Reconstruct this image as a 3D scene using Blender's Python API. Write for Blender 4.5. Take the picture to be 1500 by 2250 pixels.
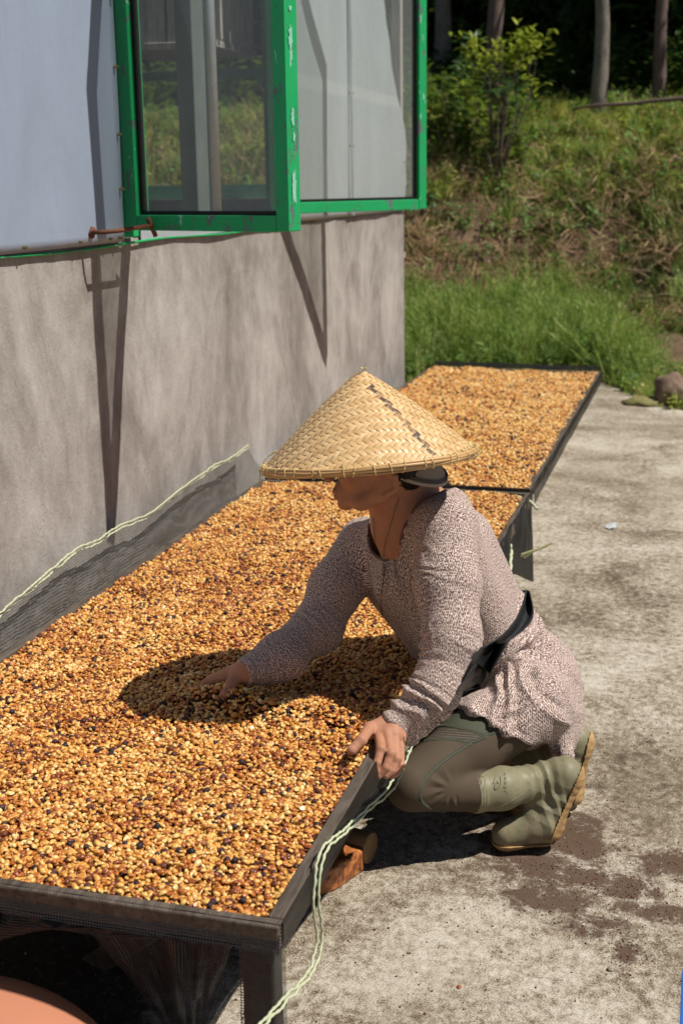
import bpy, bmesh, math, random
import numpy as np
from mathutils import Vector, Matrix, Euler, noise as mn

for o in list(bpy.data.objects): bpy.data.objects.remove(o)
S = bpy.context.scene
COL = S.collection
R = math.radians
random.seed(7); rng = np.random.default_rng(11)

# ------------------------------------------------------------------ camera
F, H = 2900.0, 1.4            # focal length in photo pixels, eye height
def _basis():
    Y = Vector((825, 737, -F)); Z = (Y-Vector((1000, 15, 0))).cross(Y)     # two points of the horizon
    Y.normalize(); Z.normalize(); Z = Z if Z.y > 0 else -Z
    return Matrix((Y.cross(Z), Y, Z))
CM = _basis()                 # camera axes -> world
cam_d = bpy.data.cameras.new('camera'); cam = bpy.data.objects.new('camera', cam_d)
COL.objects.link(cam); S.camera = cam
m4 = CM.to_4x4(); m4.translation = Vector((0, 0, H)); cam.matrix_world = m4
cam_d.sensor_fit = 'VERTICAL'; cam_d.sensor_height = 36; cam_d.lens = F/2250*36
cam_d.clip_start = .05; cam_d.clip_end = 400
cam_d.dof.use_dof = True; cam_d.dof.focus_distance = 2.62; cam_d.dof.aperture_fstop = 5.6
cam_d.dof.aperture_blades = 9
EYE = Vector((0, 0, H))
def ray(px, py): return CM @ Vector((px-750, 1125-py, -F))
def atz(px, py, z): r = ray(px, py); return EYE + r*((z-H)/r.z)
def atx(px, py, x): r = ray(px, py); return EYE + r*(x/r.x)
def aty(px, py, y): r = ray(px, py); return EYE + r*(y/r.y)
def at(px, py, y): return aty(px, py, .86*y-.05+.00018*(px-900))      # first survey's depths -> metres along the wall

# ------------------------------------------------------------------ light
SUN = Vector((-.655, .0, -1.0)).normalized()     # direction the light travels
W = bpy.data.worlds.new('World'); S.world = W; W.use_nodes = True
wn = W.node_tree.nodes; wl = W.node_tree.links; wn.clear()
sky = wn.new('ShaderNodeTexSky'); sky.sky_type = 'NISHITA'; sky.sun_disc = False
sky.sun_elevation = math.asin(-SUN.z); sky.sun_rotation = math.atan2(-SUN.x, -SUN.y)
sky.air_density = .85; sky.dust_density = .3; sky.ozone_density = 1.2
bg = wn.new('ShaderNodeBackground'); bg.inputs[1].default_value = .05
wo = wn.new('ShaderNodeOutputWorld'); wl.new(sky.outputs[0], bg.inputs[0]); wl.new(bg.outputs[0], wo.inputs[0])
sd = bpy.data.lights.new('sun', 'SUN'); sd.energy = 5.0; sd.angle = R(.5); sd.color = (1, .95, .87)
sun = bpy.data.objects.new('sun', sd); COL.objects.link(sun)
sun.rotation_euler = (-SUN).to_track_quat('Z', 'Y').to_euler(); sun.location = (6, 0, 9)
S.view_settings.view_transform = 'Standard'; S.view_settings.look = 'None'
S.view_settings.exposure = .08; S.view_settings.gamma = 1; S.view_settings.use_curve_mapping = False
S.render.engine = 'CYCLES'
S.cycles.transparent_max_bounces = 16; S.cycles.max_bounces = 8; S.cycles.diffuse_bounces = 3

# ------------------------------------------------------------------ object helpers
def tag(o, label=None, cat=None, group=None, kind=None):
    if label: o['label'] = label
    if cat: o['category'] = cat
    if group: o['group'] = group
    if kind: o['kind'] = kind
    return o
def empty(name, loc, label, cat, group=None):
    o = bpy.data.objects.new(name, None); COL.objects.link(o); o.location = loc
    o.empty_display_size = .1
    return tag(o, label, cat, group)
def link(name, me, mats, parent=None, smooth=False):
    o = bpy.data.objects.new(name, me); COL.objects.link(o)
    for m in (mats if isinstance(mats, (list, tuple)) else [mats]):
        if m.name not in [k.name for k in me.materials if k]: me.materials.append(m)
    if smooth: me.shade_smooth()
    if parent:
        o.parent = parent
        # children are built in world coordinates: undo the parents' offset
        off = Vector((0, 0, 0)); p = parent
        while p: off += p.location; p = p.parent
        o.location = -off
    return o
class MB:
    """collects geometry in world coordinates for one mesh object"""
    def __init__(s): s.v = []; s.f = []; s.m = []
    def add(s, vs, fs, mi=0):
        b = len(s.v); s.v += [tuple(v) for v in vs]
        s.f += [tuple(b+i for i in f) for f in fs]; s.m += [mi]*len(fs)
    def box(s, a, b, mi=0, M=None):
        x0, y0, z0 = a; x1, y1, z1 = b
        vs = [Vector(p) for p in ((x0,y0,z0),(x1,y0,z0),(x1,y1,z0),(x0,y1,z0),(x0,y0,z1),(x1,y0,z1),(x1,y1,z1),(x0,y1,z1))]
        if M: vs = [M @ v for v in vs]
        s.add(vs, [(3,2,1,0),(4,5,6,7),(0,1,5,4),(1,2,6,5),(2,3,7,6),(3,0,4,7)], mi)
    def loft(s, rings, mi=0):
        n = len(rings[0]); s.add([v for r in rings for v in r], [(i*n+j, i*n+(j+1)%n, (i+1)*n+(j+1)%n, (i+1)*n+j) for i in range(len(rings)-1) for j in range(n)], mi)
    def beam(s, p, q, w, h, up=Vector((0,0,1)), mi=0):
        """rectangular bar from p to q (centre line), w across, h along up"""
        p, q = Vector(p), Vector(q); d = (q-p).normalized()
        r = d.cross(up)
        if r.length < 1e-4: r = d.cross(Vector((0,1,0)))
        r.normalize(); u = r.cross(d)
        c = [(-w/2,-h/2),(w/2,-h/2),(w/2,h/2),(-w/2,h/2)]
        vs = [p+r*a+u*b for a,b in c]+[q+r*a+u*b for a,b in c]
        s.add(vs, [(0,1,2,3),(7,6,5,4),(0,4,5,1),(1,5,6,2),(2,6,7,3),(3,7,4,0)], mi)
    def tube(s, pts, r, n=8, mi=0, cap=True):
        pts = [Vector(p) for p in pts]; k = len(pts)
        rr = r if isinstance(r, (list, tuple, np.ndarray)) else [r]*k
        rings = []; prev = None
        for i, p in enumerate(pts):
            t = (pts[min(i+1,k-1)]-pts[max(i-1,0)])
            t = t.normalized() if t.length > 1e-9 else Vector((0,0,1))
            if prev is None:
                a = Vector((0,0,1)) if abs(t.z) < .9 else Vector((1,0,0)); nrm = t.cross(a).normalized()
            else: nrm = (prev - t*prev.dot(t)).normalized()
            prev = nrm; b = t.cross(nrm)
            rings.append([p+(nrm*math.cos(2*math.pi*j/n)+b*math.sin(2*math.pi*j/n))*rr[i] for j in range(n)])
        vs = [v for g in rings for v in g]
        fs = [(i*n+j, i*n+(j+1)%n, (i+1)*n+(j+1)%n, (i+1)*n+j) for i in range(k-1) for j in range(n)]
        if cap: fs += [tuple(range(n-1,-1,-1)), tuple((k-1)*n+j for j in range(n))]
        s.add(vs, fs, mi)
    def mesh(s, name):
        me = bpy.data.meshes.new(name); me.from_pydata(s.v, [], s.f); me.validate()
        if len(me.polygons) == len(s.m): me.polygons.foreach_set('material_index', s.m)
        me.update(); return me
    def build(s, name, mats, parent=None, smooth=False, bevel=0):
        o = link(name, s.mesh(name), mats, parent, smooth)
        if bevel:
            b = o.modifiers.new('bevel', 'BEVEL'); b.width = bevel; b.segments = 2; b.limit_method = 'ANGLE'
        return o
def np_mesh(name, V, Fc, attrs=None):
    """V (n,3), Fc (m,3|4) arrays"""
    me = bpy.data.meshes.new(name); n, k = Fc.shape
    me.vertices.add(len(V)); me.vertices.foreach_set('co', np.asarray(V, np.float32).ravel())
    me.loops.add(n*k); me.loops.foreach_set('vertex_index', Fc.astype(np.int32).ravel())
    me.polygons.add(n); me.polygons.foreach_set('loop_start', np.arange(0, n*k, k, dtype=np.int32))
    me.update(calc_edges=True)
    for an, (t, a) in (attrs or {}).items():
        at_ = me.attributes.new(an, t, 'POINT')
        at_.data.foreach_set('vector' if t == 'FLOAT_VECTOR' else 'value', np.asarray(a, np.float32).ravel())
    return me
def fbm(x, y, seed=0, oct=4, freq=1.0):
    """cheap smooth value noise on numpy arrays, -1..1"""
    out = np.zeros_like(x, dtype=float); amp = 1; tot = 0
    for o in range(oct):
        X, Y = x*freq+seed*17.3+o*5.1, y*freq-seed*9.7+o*3.3
        xi, yi = np.floor(X), np.floor(Y); fx, fy = X-xi, Y-yi
        fx = fx*fx*(3-2*fx); fy = fy*fy*(3-2*fy)
        h = lambda a, b: (np.sin(a*127.1+b*311.7+seed*3.7)*43758.5453) % 1.0
        v = (h(xi,yi)*(1-fx)+h(xi+1,yi)*fx)*(1-fy)+(h(xi,yi+1)*(1-fx)+h(xi+1,yi+1)*fx)*fy
        out += amp*(v*2-1); tot += amp; amp *= .5; freq *= 2.03
    return out/tot
def grid_faces(nu, nv):
    i, j = np.meshgrid(np.arange(nu-1), np.arange(nv-1), indexing='ij')
    a = (i*nv+j).ravel(); return np.stack([a, a+nv, a+nv+1, a+1], 1)
def grid_obj(name, P, mats, parent=None, uv=None, thick=0):
    nu, nv = P.shape[:2]
    at_ = {'cloth': ('FLOAT_VECTOR', uv.reshape(-1,3))} if uv is not None else None
    o = link(name, np_mesh(name, P.reshape(-1,3), grid_faces(nu, nv), at_), mats, parent, True)
    if thick: m = o.modifiers.new('t', 'SOLIDIFY'); m.thickness = thick
    return o

# ------------------------------------------------------------------ material helpers
class NT:
    def __init__(s, name):
        s.m = bpy.data.materials.new(name); s.m.use_nodes = True; s.t = s.m.node_tree
        s.t.nodes.clear(); s.out = s.t.nodes.new('ShaderNodeOutputMaterial')
    def n(s, typ, ins=None, **kw):
        nd = s.t.nodes.new('ShaderNode'+typ)
        for k, v in kw.items(): setattr(nd, k, v)
        for k, v in (ins or {}).items():
            sk = nd.inputs[k]
            if isinstance(v, bpy.types.NodeSocket): s.t.links.new(v, sk)
            else: sk.default_value = v
        return nd
    def obj(s): return s.n('TexCoord').outputs['Object']
    def geo(s): return s.n('NewGeometry').outputs['Position']
    def noise(s, vec, scale, detail=5, rough=.55, dist=0, out=0):
        return s.n('TexNoise', {'Vector': vec, 'Scale': scale, 'Detail': detail, 'Roughness': rough, 'Distortion': dist}).outputs[out]
    def ramp(s, fac, stops, interp='LINEAR'):
        nd = s.n('ValToRGB', {0: fac}); cr = nd.color_ramp; cr.interpolation = interp
        while len(cr.elements) < len(stops): cr.elements.new(.5)
        for e, (p, c) in zip(cr.elements, stops):
            e.position = p; e.color = (*c, 1) if isinstance(c, (tuple, list)) else (c, c, c, 1)
        return nd.outputs[0]
    def mix(s, fac, a, b, mode='MIX'):
        nd = s.n('Mix', data_type='RGBA', blend_type=mode)
        for i, v in ((0, fac), (6, a), (7, b)):
            if isinstance(v, bpy.types.NodeSocket): s.t.links.new(v, nd.inputs[i])
            else: nd.inputs[i].default_value = (*v, 1) if isinstance(v, (tuple, list)) else v
        return nd.outputs[2]
    def math(s, op, a, b=0, c=0):
        return s.n('Math', {0: a, 1: b, 2: c}, operation=op).outputs[0]
    def vscale(s, vec, sc): return s.n('Mapping', {'Vector': vec, 'Scale': sc}).outputs[0]
    def bump(s, h, strength=.3, dist=.01, normal=None):
        ins = {'Height': h, 'Strength': strength, 'Distance': dist}
        if normal: ins['Normal'] = normal
        return s.n('Bump', ins).outputs[0]
    def bsdf(s, color, rough=.6, normal=None, **kw):
        ins = {'Roughness': rough, 'Specular IOR Level': .25 if rough > .4 else .5}
        if isinstance(color, (tuple, list)): ins['Base Color'] = (*color, 1)
        else: ins['Base Color'] = color
        if normal: ins['Normal'] = normal
        for k, v in kw.items(): ins[{'Specular_IOR_Level': 'Specular IOR Level'}.get(k, k.replace('_', ' '))] = v
        return s.n('BsdfPrincipled', ins).outputs[0]
    def done(s, sh, disp=None):
        s.t.links.new(sh, s.out.inputs[0]); return s.m
def simple(name, col, rough=.6, var=.25, scale=20, bump=.2, bd=.002, **kw):
    t = NT(name); v = t.obj(); n = t.noise(v, scale)
    c = t.mix(n, tuple(k*(1-var) for k in col), tuple(min(1, k*(1+var)) for k in col))
    return t.done(t.bsdf(c, rough, t.bump(t.noise(v, scale*4), bump, bd), **kw))
# ================================================================== materials for the setting
def m_concrete():
    t = NT('weathered_concrete'); p = t.geo()
    st = t.vscale(p, (1, .8, 1))
    big = t.noise(t.vscale(p, (1,1.1,1)), 1.7, 6, .66, .5); mid = t.noise(st, 6, 7, .7, .3); fine = t.noise(st, 48, 8, .8, .3); grain = t.noise(p, 300, 4, .7)
    mid2 = t.noise(p, 26, 8, .78, .2)
    a = t.math('ADD', t.math('MULTIPLY', big, .54), t.math('MULTIPLY', mid, .26)); a = t.math('ADD', a, t.math('MULTIPLY', mid2, .22))
    a = t.math('ADD', a, t.math('MULTIPLY', t.math('SUBTRACT', fine, .5), .78))
    a = t.math('ADD', a, t.math('MULTIPLY', t.math('SUBTRACT', grain, .5), .7))
    c = t.ramp(a, [(.34, (.075,.053,.034)), (.43, (.175,.135,.090)), (.49, (.31,.256,.187)), (.56, (.455,.40,.32)), (.68, (.61,.56,.475))])
    # green-brown algae film in broad patches
    al = t.noise(t.vscale(p, (1.2,.55,1)), 1.1, 5, .6)
    c = t.mix(t.math('MULTIPLY', t.ramp(al, [(.5, 0.), (.68, 1.)]), .55), c, (.235,.195,.13))
    # black specks
    sp = t.noise(p, 130, 3, .6)
    c = t.mix(t.ramp(sp, [(.66, 0.), (.72, .8)]), c, (.07,.055,.045))
    # fine cracks
    vo = t.n('TexVoronoi', {'Vector': t.mix(.06, p, t.noise(p, 14, 4, out=1)), 'Scale': 22}, feature='DISTANCE_TO_EDGE').outputs[0]
    ck = t.math('MULTIPLY', t.ramp(vo, [(0, 1.), (.03, 0.)]), t.ramp(mid, [(.5, 0.), (.62, .6)]))
    c = t.mix(ck, c, (.13,.105,.085))
    # red-brown powder spilled behind the boots
    sep = t.n('SeparateXYZ', {0: p}); wob = t.math('ADD', t.math('MULTIPLY', t.math('SUBTRACT', t.noise(p, 11, 8, .75, .6), .5), 1.7), .5)
    tot = None
    for (cx, cy, rx, ry, k) in STAINS:
        dx = t.math('DIVIDE', t.math('SUBTRACT', sep.outputs[0], cx), rx); dy = t.math('DIVIDE', t.math('SUBTRACT', sep.outputs[1], cy), ry)
        g = t.math('SUBTRACT', k, t.math('ADD', t.math('MULTIPLY', dx, dx), t.math('MULTIPLY', dy, dy)))
        g = t.math('MAXIMUM', g, -1.5)
        tot = g if tot is None else t.math('MAXIMUM', tot, g)
    e = t.math('ADD', t.math('MULTIPLY', tot, .34), t.math('ADD', wob, t.math('MULTIPLY', t.math('SUBTRACT', t.noise(p, 120, 3, .7), .5), .5)))
    stn = t.ramp(e, [(.55, 0.), (.76, .95)])
    c = t.mix(stn, c, t.mix(t.noise(p, 300, 2), (.045,.026,.017), (.16,.098,.064)))
    # shade under the trays painted in, as black soil with pale specks
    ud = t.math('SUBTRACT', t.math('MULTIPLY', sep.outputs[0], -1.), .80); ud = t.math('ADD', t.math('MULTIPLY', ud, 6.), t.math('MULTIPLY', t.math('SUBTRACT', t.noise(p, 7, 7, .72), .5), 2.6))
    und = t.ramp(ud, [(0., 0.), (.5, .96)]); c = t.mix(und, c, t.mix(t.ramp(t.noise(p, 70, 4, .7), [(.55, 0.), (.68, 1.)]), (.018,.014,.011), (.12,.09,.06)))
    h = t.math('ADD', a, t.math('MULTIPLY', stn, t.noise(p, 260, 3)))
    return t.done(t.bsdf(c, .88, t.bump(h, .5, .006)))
STAINS = []
for (px, py, rx, ry, k) in ((1240,1860,.075,.10,1.),(1180,1900,.09,.06,.9),(1195,1965,.065,.06,.95),(1300,1930,.10,.035,.95),(1380,1955,.055,.025,.9),
                            (1490,1905,.08,.05,.8),(1305,2035,.075,.03,.8),(1480,2010,.09,.03,.75),(1375,2090,.02,.035,.6),(1120,1800,.1,.1,.6)):
    q = atz(px, py, 0); STAINS.append((q.x, q.y, rx*1.6, ry*1.6, k+.1))
def m_wall():
    t = NT('cement_render'); p = t.geo(); s = t.vscale(p, (1, 1, .6))
    a = t.noise(s, 2.6, 8, .66, .9); b = t.noise(s, 14, 8, .74, .4); g = t.noise(p, 90, 5, .7)
    f = t.math('ADD', t.math('MULTIPLY', a, .62), t.math('MULTIPLY', b, .28)); f = t.math('ADD', f, t.math('MULTIPLY', g, .1))
    c = t.ramp(f, [(.34, (.18,.156,.14)), (.44, (.265,.236,.216)), (.52, (.355,.324,.30)), (.62, (.46,.428,.40))])
    # dark pitting, denser towards the near lower part, and brown stains at the top edge
    pit = t.ramp(t.noise(p, 190, 4, .7), [(.60, 0.), (.67, 1.)])
    pm = t.ramp(t.noise(p, 1.6, 4, .6), [(.42, .1), (.62, .9)])
    c = t.mix(t.math('MULTIPLY', pit, pm), c, (.06,.055,.05))
    z = t.n('SeparateXYZ', {0: p}).outputs[2]
    top = t.ramp(t.math('ADD', z, t.math('MULTIPLY', t.noise(s, 12, 4), .28)), [(.0, 0.), (1.33, 0.), (1.43, .6)])
    zz = t.math('SUBTRACT', t.math('ADD', z, t.math('MULTIPLY', t.noise(s, 14, 4), .22)), .5)
    top = t.ramp(zz, [(.80, 0.), (.95, .55)])
    c = t.mix(top, c, (.15,.115,.085))
    return t.done(t.bsdf(c, .9, t.bump(t.math('ADD', g, t.math('MULTIPLY', b, .8)), .55, .004)))
def m_plastic(name, col, dirt):
    t = NT(name); p = t.geo(); n = t.noise(t.vscale(p, (1, 1, .5)), 2.2, 6, .65, .8); st = t.noise(t.vscale(p, (60, 60, 2.5)), 1, 4, .6)
    c = t.mix(n, tuple(k*.72 for k in col), tuple(k*1.22 for k in col))
    c = t.mix(t.math('MULTIPLY', t.ramp(st, [(.56, 0.), (.75, 1.)]), .35), c, dirt)
    sp = t.ramp(t.noise(p, 120, 3, .6), [(.66, 0.), (.70, .35)]); c = t.mix(sp, c, (.12,.11,.1))
    sp_ = t.n('SeparateXYZ', {0: p}); bd = t.math('SUBTRACT', 1., t.ramp(t.math('ABSOLUTE', t.math('SUBTRACT', sp_.outputs[2], 1.80)), [(.022, 0.), (.030, 1.)]))
    c = t.mix(t.math('MULTIPLY', bd, t.math('MULTIPLY', t.math('GREATER_THAN', sp_.outputs[1], 5.1), .45)), c, (.66,.70,.70))       # pale repair tape
    b = t.bsdf(c, .42, t.bump(t.noise(p, 26, 4), .12, .01), **{'Specular_IOR_Level': .55})
    tr = t.n('BsdfTranslucent', {0: (*[k*.8 for k in col], 1)}).outputs[0]
    return t.done(t.n('MixShader', {0: .22, 1: b, 2: tr}).outputs[0])
def m_green():
    t = NT('chipped_green_paint'); p = t.obj()
    n = t.noise(p, 9, 6, .65, .3); f = t.noise(t.vscale(p, (1,1,.35)), 26, 5, .6)
    c = t.mix(n, (.012,.30,.095), (.02,.42,.14))
    chip = t.ramp(f, [(.645, 0.), (.655, 1.)]); c = t.mix(chip, c, (.27,.55,.43))
    rust = t.ramp(t.noise(p, 55, 5, .7), [(.595, 0.), (.72, .85)]); c = t.mix(rust, c, (.12,.075,.045))
    grey = t.ramp(t.noise(t.vscale(p, (1.2,1.2,.6)), 16, 6, .7), [(.585, 0.), (.61, .9)]); c = t.mix(grey, c, (.14,.14,.17))
    return t.done(t.bsdf(c, .42, t.bump(t.math('SUBTRACT', 1., t.math('MAXIMUM', chip, grey)), .6, .002)))
def m_wood(name, dark, lite, grain=(1, 12, 12), sc=4, rough=.75):
    t = NT(name); p = t.vscale(t.obj(), grain)
    n = t.noise(p, sc, 7, .65, .6); k = t.noise(t.obj(), 5, 4)
    c = t.ramp(t.math('ADD', t.math('MULTIPLY', n, .75), t.math('MULTIPLY', k, .25)), [(.33, dark), (.68, lite)])
    return t.done(t.bsdf(c, rough, t.bump(n, .6, .004)))
def m_net(name, pitch=.004, wire=.16, col=(.016,.016,.018), rough=.4, base=0.):
    """woven plastic netting: real sheet whose cells are open between the threads"""
    t = NT(name); uv = t.n('Attribute', attribute_name='cloth').outputs['Vector']
    wv = t.n('VectorMath', {0: uv, 1: t.n('VectorMath', {0: t.noise(uv, 14, 3, out=1), 3: .010}, operation='SCALE').outputs[0]}, operation='ADD').outputs[0]
    sp = t.n('SeparateXYZ', {0: wv}); ls = []
    for i in (0, 1):
        f = t.math('FRACT', t.math('DIVIDE', sp.outputs[i], pitch)); d = t.math('ABSOLUTE', t.math('SUBTRACT', f, .5))
        ls.append(t.math('LESS_THAN', d, wire))
    a = t.math('MAXIMUM', ls[0], ls[1]); a = t.math('MAXIMUM', a, base)
    b = t.bsdf(col, rough, **{'Specular_IOR_Level': .25}); tr = t.n('BsdfTransparent').outputs[0]
    return t.done(t.n('MixShader', {0: a, 1: tr, 2: b}).outputs[0])
def m_glass():
    t = NT('dusty_glass'); p = t.obj()
    d = t.noise(t.vscale(p, (1, 1, .4)), 7, 5, .65, .4); sp = t.noise(p, 150, 3)
    a = t.math('ADD', .10, t.math('MULTIPLY', t.ramp(d, [(.35, 0.), (.75, 1.)]), .07)); a = t.math('ADD', a, t.ramp(sp, [(.66, 0.), (.72, .3)]))
    dust = t.n('BsdfDiffuse', {0: (.45,.47,.44,1)}).outputs[0]
    tr = t.n('BsdfTransparent', {0: (.95,.97,.955,1)}).outputs[0]; gl = t.n('BsdfGlossy', {0: (.9,.9,.9,1), 1: .03}).outputs[0]
    fr = t.math('ADD', .03, t.math('MULTIPLY', t.math('POWER', t.n('LayerWeight', {0: .5}).outputs['Facing'], 5), .6))
    x = t.n('MixShader', {0: fr, 1: tr, 2: gl}).outputs[0]
    return t.done(t.n('MixShader', {0: a, 1: x, 2: dust}).outputs[0])
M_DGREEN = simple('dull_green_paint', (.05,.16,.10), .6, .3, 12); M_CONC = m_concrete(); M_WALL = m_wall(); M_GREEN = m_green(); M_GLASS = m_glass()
M_SHEETB = m_plastic('blue_grey_plastic_sheet', (.38,.45,.575), (.30,.35,.44)); M_SHEETW = m_plastic('white_plastic_sheet', (.50,.54,.58), (.36,.37,.37))
M_BOARD = m_wood('weathered_tray_board', (.038,.029,.022), (.155,.123,.098), (14,2,14), 5)
M_GREYWOOD = m_wood('grey_old_wood', (.20,.185,.17), (.50,.47,.43), (10,10,1.5), 5)
M_RUST = simple('rusty_iron', (.14,.055,.03), .8, .5, 60, .5); M_BRASS = simple('brass_screw', (.35,.27,.13), .4, .3, 80, .1, Metallic=.8)
M_BLACKR = simple('black_rubber_seal', (.012,.012,.012), .5, .3, 40); M_GALV = simple('galvanised_steel', (.42,.44,.45), .45, .15, 30, .1, Metallic=.5)
M_NET = m_net('black_netting', .0048, .17, (.030,.030,.033), .35); M_NETL = m_net('grey_netting', .0060, .15, (.075,.068,.058), .6, .0); M_NETD = m_net('dense_black_netting', .004, .3, (.016,.014,.013), .4, .42)
M_NETK = m_net('black_cloth_net', .004, .5, (.008,.008,.008), .6, 1.)
M_TWINE = simple('pale_green_twine', (.50,.53,.35), .8, .2, 200, .3)

# ================================================================== ground
def ground_mesh():
    xs = np.concatenate([np.linspace(-40,-6,30), np.linspace(-5.8,3,150), np.linspace(3.4,40,30)])
    ys = np.concatenate([np.linspace(-20,7.6,20), np.linspace(7.7,15.9,130), np.linspace(16.5,60,50)])
    X, Y = np.meshgrid(xs, ys, indexing='ij'); Z = terrain(X, Y)
    return np.stack([X, Y, Z], 2)
EDGE = [(-60,9.0),(-2.0,9.0),(-1.4,9.4),(-.76,9.54),(-.37,8.68),(-.13,8.28),(.5,7.9),(60,7.9)]   # far edge of the concrete slab
def slab_edge(x): return np.interp(x, [e[0] for e in EDGE], [e[1] for e in EDGE])
def bank_edge(x): return np.interp(x, [-60,-2.4,-1.6,-.76,-.2,.6,60], [9.0,9.0,9.4,9.5,9.25,9.05,9.05])
def terrain(x, y):
    d = y - bank_edge(x)
    z = np.interp(d, [-50,-.05,.25,1.0,1.6,1.95,2.5,3.0,3.9,7,14,26,52], [-.03,-.03,.03,.20,.28,.62,1.24,1.56,1.94,2.32,3.9,12,20])
    z = z + np.clip(d, 0, 1)*(.12*fbm(x, y, 3, 4, 1.3)+.07*fbm(x, y, 5, 3, 5))
    return z
def m_soil():
    t = NT('bank_soil'); p = t.geo(); n = t.noise(p, 3, 7, .7, .4); f = t.noise(p, 30, 5, .7)
    c = t.ramp(t.math('ADD', t.math('MULTIPLY', n, .6), t.math('MULTIPLY', f, .4)), [(.3, (.045,.028,.017)), (.5, (.15,.095,.058)), (.7, (.27,.185,.12))])
    return t.done(t.bsdf(c, .95, t.bump(f, .8, .03)))
M_SOIL = m_soil()
P = ground_mesh(); tag(grid_obj('ground', P, M_SOIL), 'brown soil ground rising into a bank behind the yard', None, None, 'structure')
# the concrete yard, a real slab 6 cm thick
xs = np.linspace(-6, 6, 90); bm_ = MB()
top = [Vector((x, slab_edge(x)+.05*float(fbm(np.array([x*3.]), np.array([1.]), 2)[0]), 0)) for x in xs]; bot = [Vector((x, -4, 0)) for x in xs]
k = len(xs)
bm_.add([*bot, *top, *[v-Vector((0,0,.08)) for v in top]], [(i, i+1, k+i+1, k+i) for i in range(k-1)]+[(k+i, k+i+1, 2*k+i+1, 2*k+i) for i in range(k-1)])
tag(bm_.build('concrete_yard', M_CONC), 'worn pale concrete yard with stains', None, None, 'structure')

# ================================================================== greenhouse
XW, ZL, YE = -1.65, 1.250, 7.27
gh = empty('greenhouse', (XW, 3.5, 0), 'plastic-walled drying house with low cement wall and green windows', 'building')
# cement wall, one solid piece with uneven top and corner
def wall_part():
    ny, nz = 260, 60
    ys = np.linspace(-2, YE, ny); zs = np.linspace(0, ZL, nz); Y, Z = np.meshgrid(ys, zs, indexing='ij')
    X = XW+.006*fbm(Y, Z, 4, 4, 3)+.0015*fbm(Y, Z, 8, 2, 30)
    Y2 = Y.copy(); Y2[-1] += .012*fbm(Z[-1], Z[-1]*0, 6, 3, 6)+.03*(1-zs/ZL)*0
    Z2 = Z.copy(); Z2[:, -1] += .006*fbm(Y[:, -1], Y[:, -1]*0, 9, 3, 5)
    front = np.stack([X, Y2, Z2], 2); back = front.copy(); back[..., 0] = XW-.14
    V = np.concatenate([front.reshape(-1,3), back.reshape(-1,3)]); n = ny*nz; f = grid_faces(ny, nz)
    fs = [f, f[:, ::-1]+n]
    i = np.arange(ny-1); a = i*nz+nz-1; fs.append(np.stack([a, a+nz, a+nz+n, a+n], 1))
    j = np.arange(nz-1); a = (ny-1)*nz+j; fs.append(np.stack([a, a+n, a+1+n, a+1], 1))
    me = np_mesh('cement_wall', V, np.concatenate(fs)); return link('cement_wall', me, M_WALL, gh, True)
wall_part()
mb = MB(); mb.box((-7, YE-.14, 0), (XW-.141, YE, aty(350,438,YE-.1).z-.002)); mb.build('end_wall', M_WALL, gh)
mb = MB(); mb.box((-7, -2, 0), (-6.86, YE-.141, 1.24)); mb.build('back_wall', M_WALL, gh)
# plastic sheets: gently billowing skins
def sheet(name, y0, y1, z0, z1, mat, seed, edge=None, ny=90, nz=60, label=None, amp=.012, xo=.012):
    u, v = np.meshgrid(np.linspace(0,1,ny), np.linspace(0,1,nz), indexing='ij')
    Z = z0+(z1-z0)*v; ye = y1 if edge is None else edge(Z); Y = y0+(ye-y0)*u
    X = XW+xo+amp*fbm(Y*1.2, Z*.5, seed, 3, 1.5)+amp*.35*np.abs(fbm(Y+Z*.35, Z*.2, seed+2, 3, 5))
    o = grid_obj(name, np.stack([X, Y, Z], 2), mat, gh, thick=.0015)
    if label: o['label'] = label
    return o
_a, _b = atx(274,520,XW+.02), atx(247,0,XW+.02)
def edge1(Z): return _a.y+(_b.y-_a.y)*(Z-_a.z)/(_b.z-_a.z)
sheet('plastic_sheet', .6, 0, ZL-.006, 2.7, M_SHEETB, 1, edge1, label='blue-grey plastic sheet', xo=.02)
YS = atx(766,300,XW+.02).y
def edge2(Z): return np.interp(Z, [1.2,1.66,1.72,1.92,2.5], [YE-.02,YE-.02,YE-.09,YE-.32,YE-.6])+.01*np.sin(Z*37)
sheet('plastic_sheet', YS-.01, 0, ZL-.004, 2.7, M_SHEETW, 3, edge2, label='whitish plastic sheet past the seam', amp=.02, xo=.018)
sheet('plastic_sheet', 5.16, YS+.01, ZL-.004, 2.7, M_SHEETW, 5, label='whitish plastic sheet before the seam', amp=.015, xo=.013)
sheet('plastic_sheet', 3.7, 5.2, ZL-.012, ZL+.028, M_SHEETW, 7, label='strip of plastic below the open window', amp=.004)
mb = MB(); mb.tube([Vector((XW+.036, YS+.004*math.sin(z*20), z)) for z in np.linspace(ZL, 2.7, 20)], .006, 6); mb.build('seam', M_SHEETW, gh)
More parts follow.
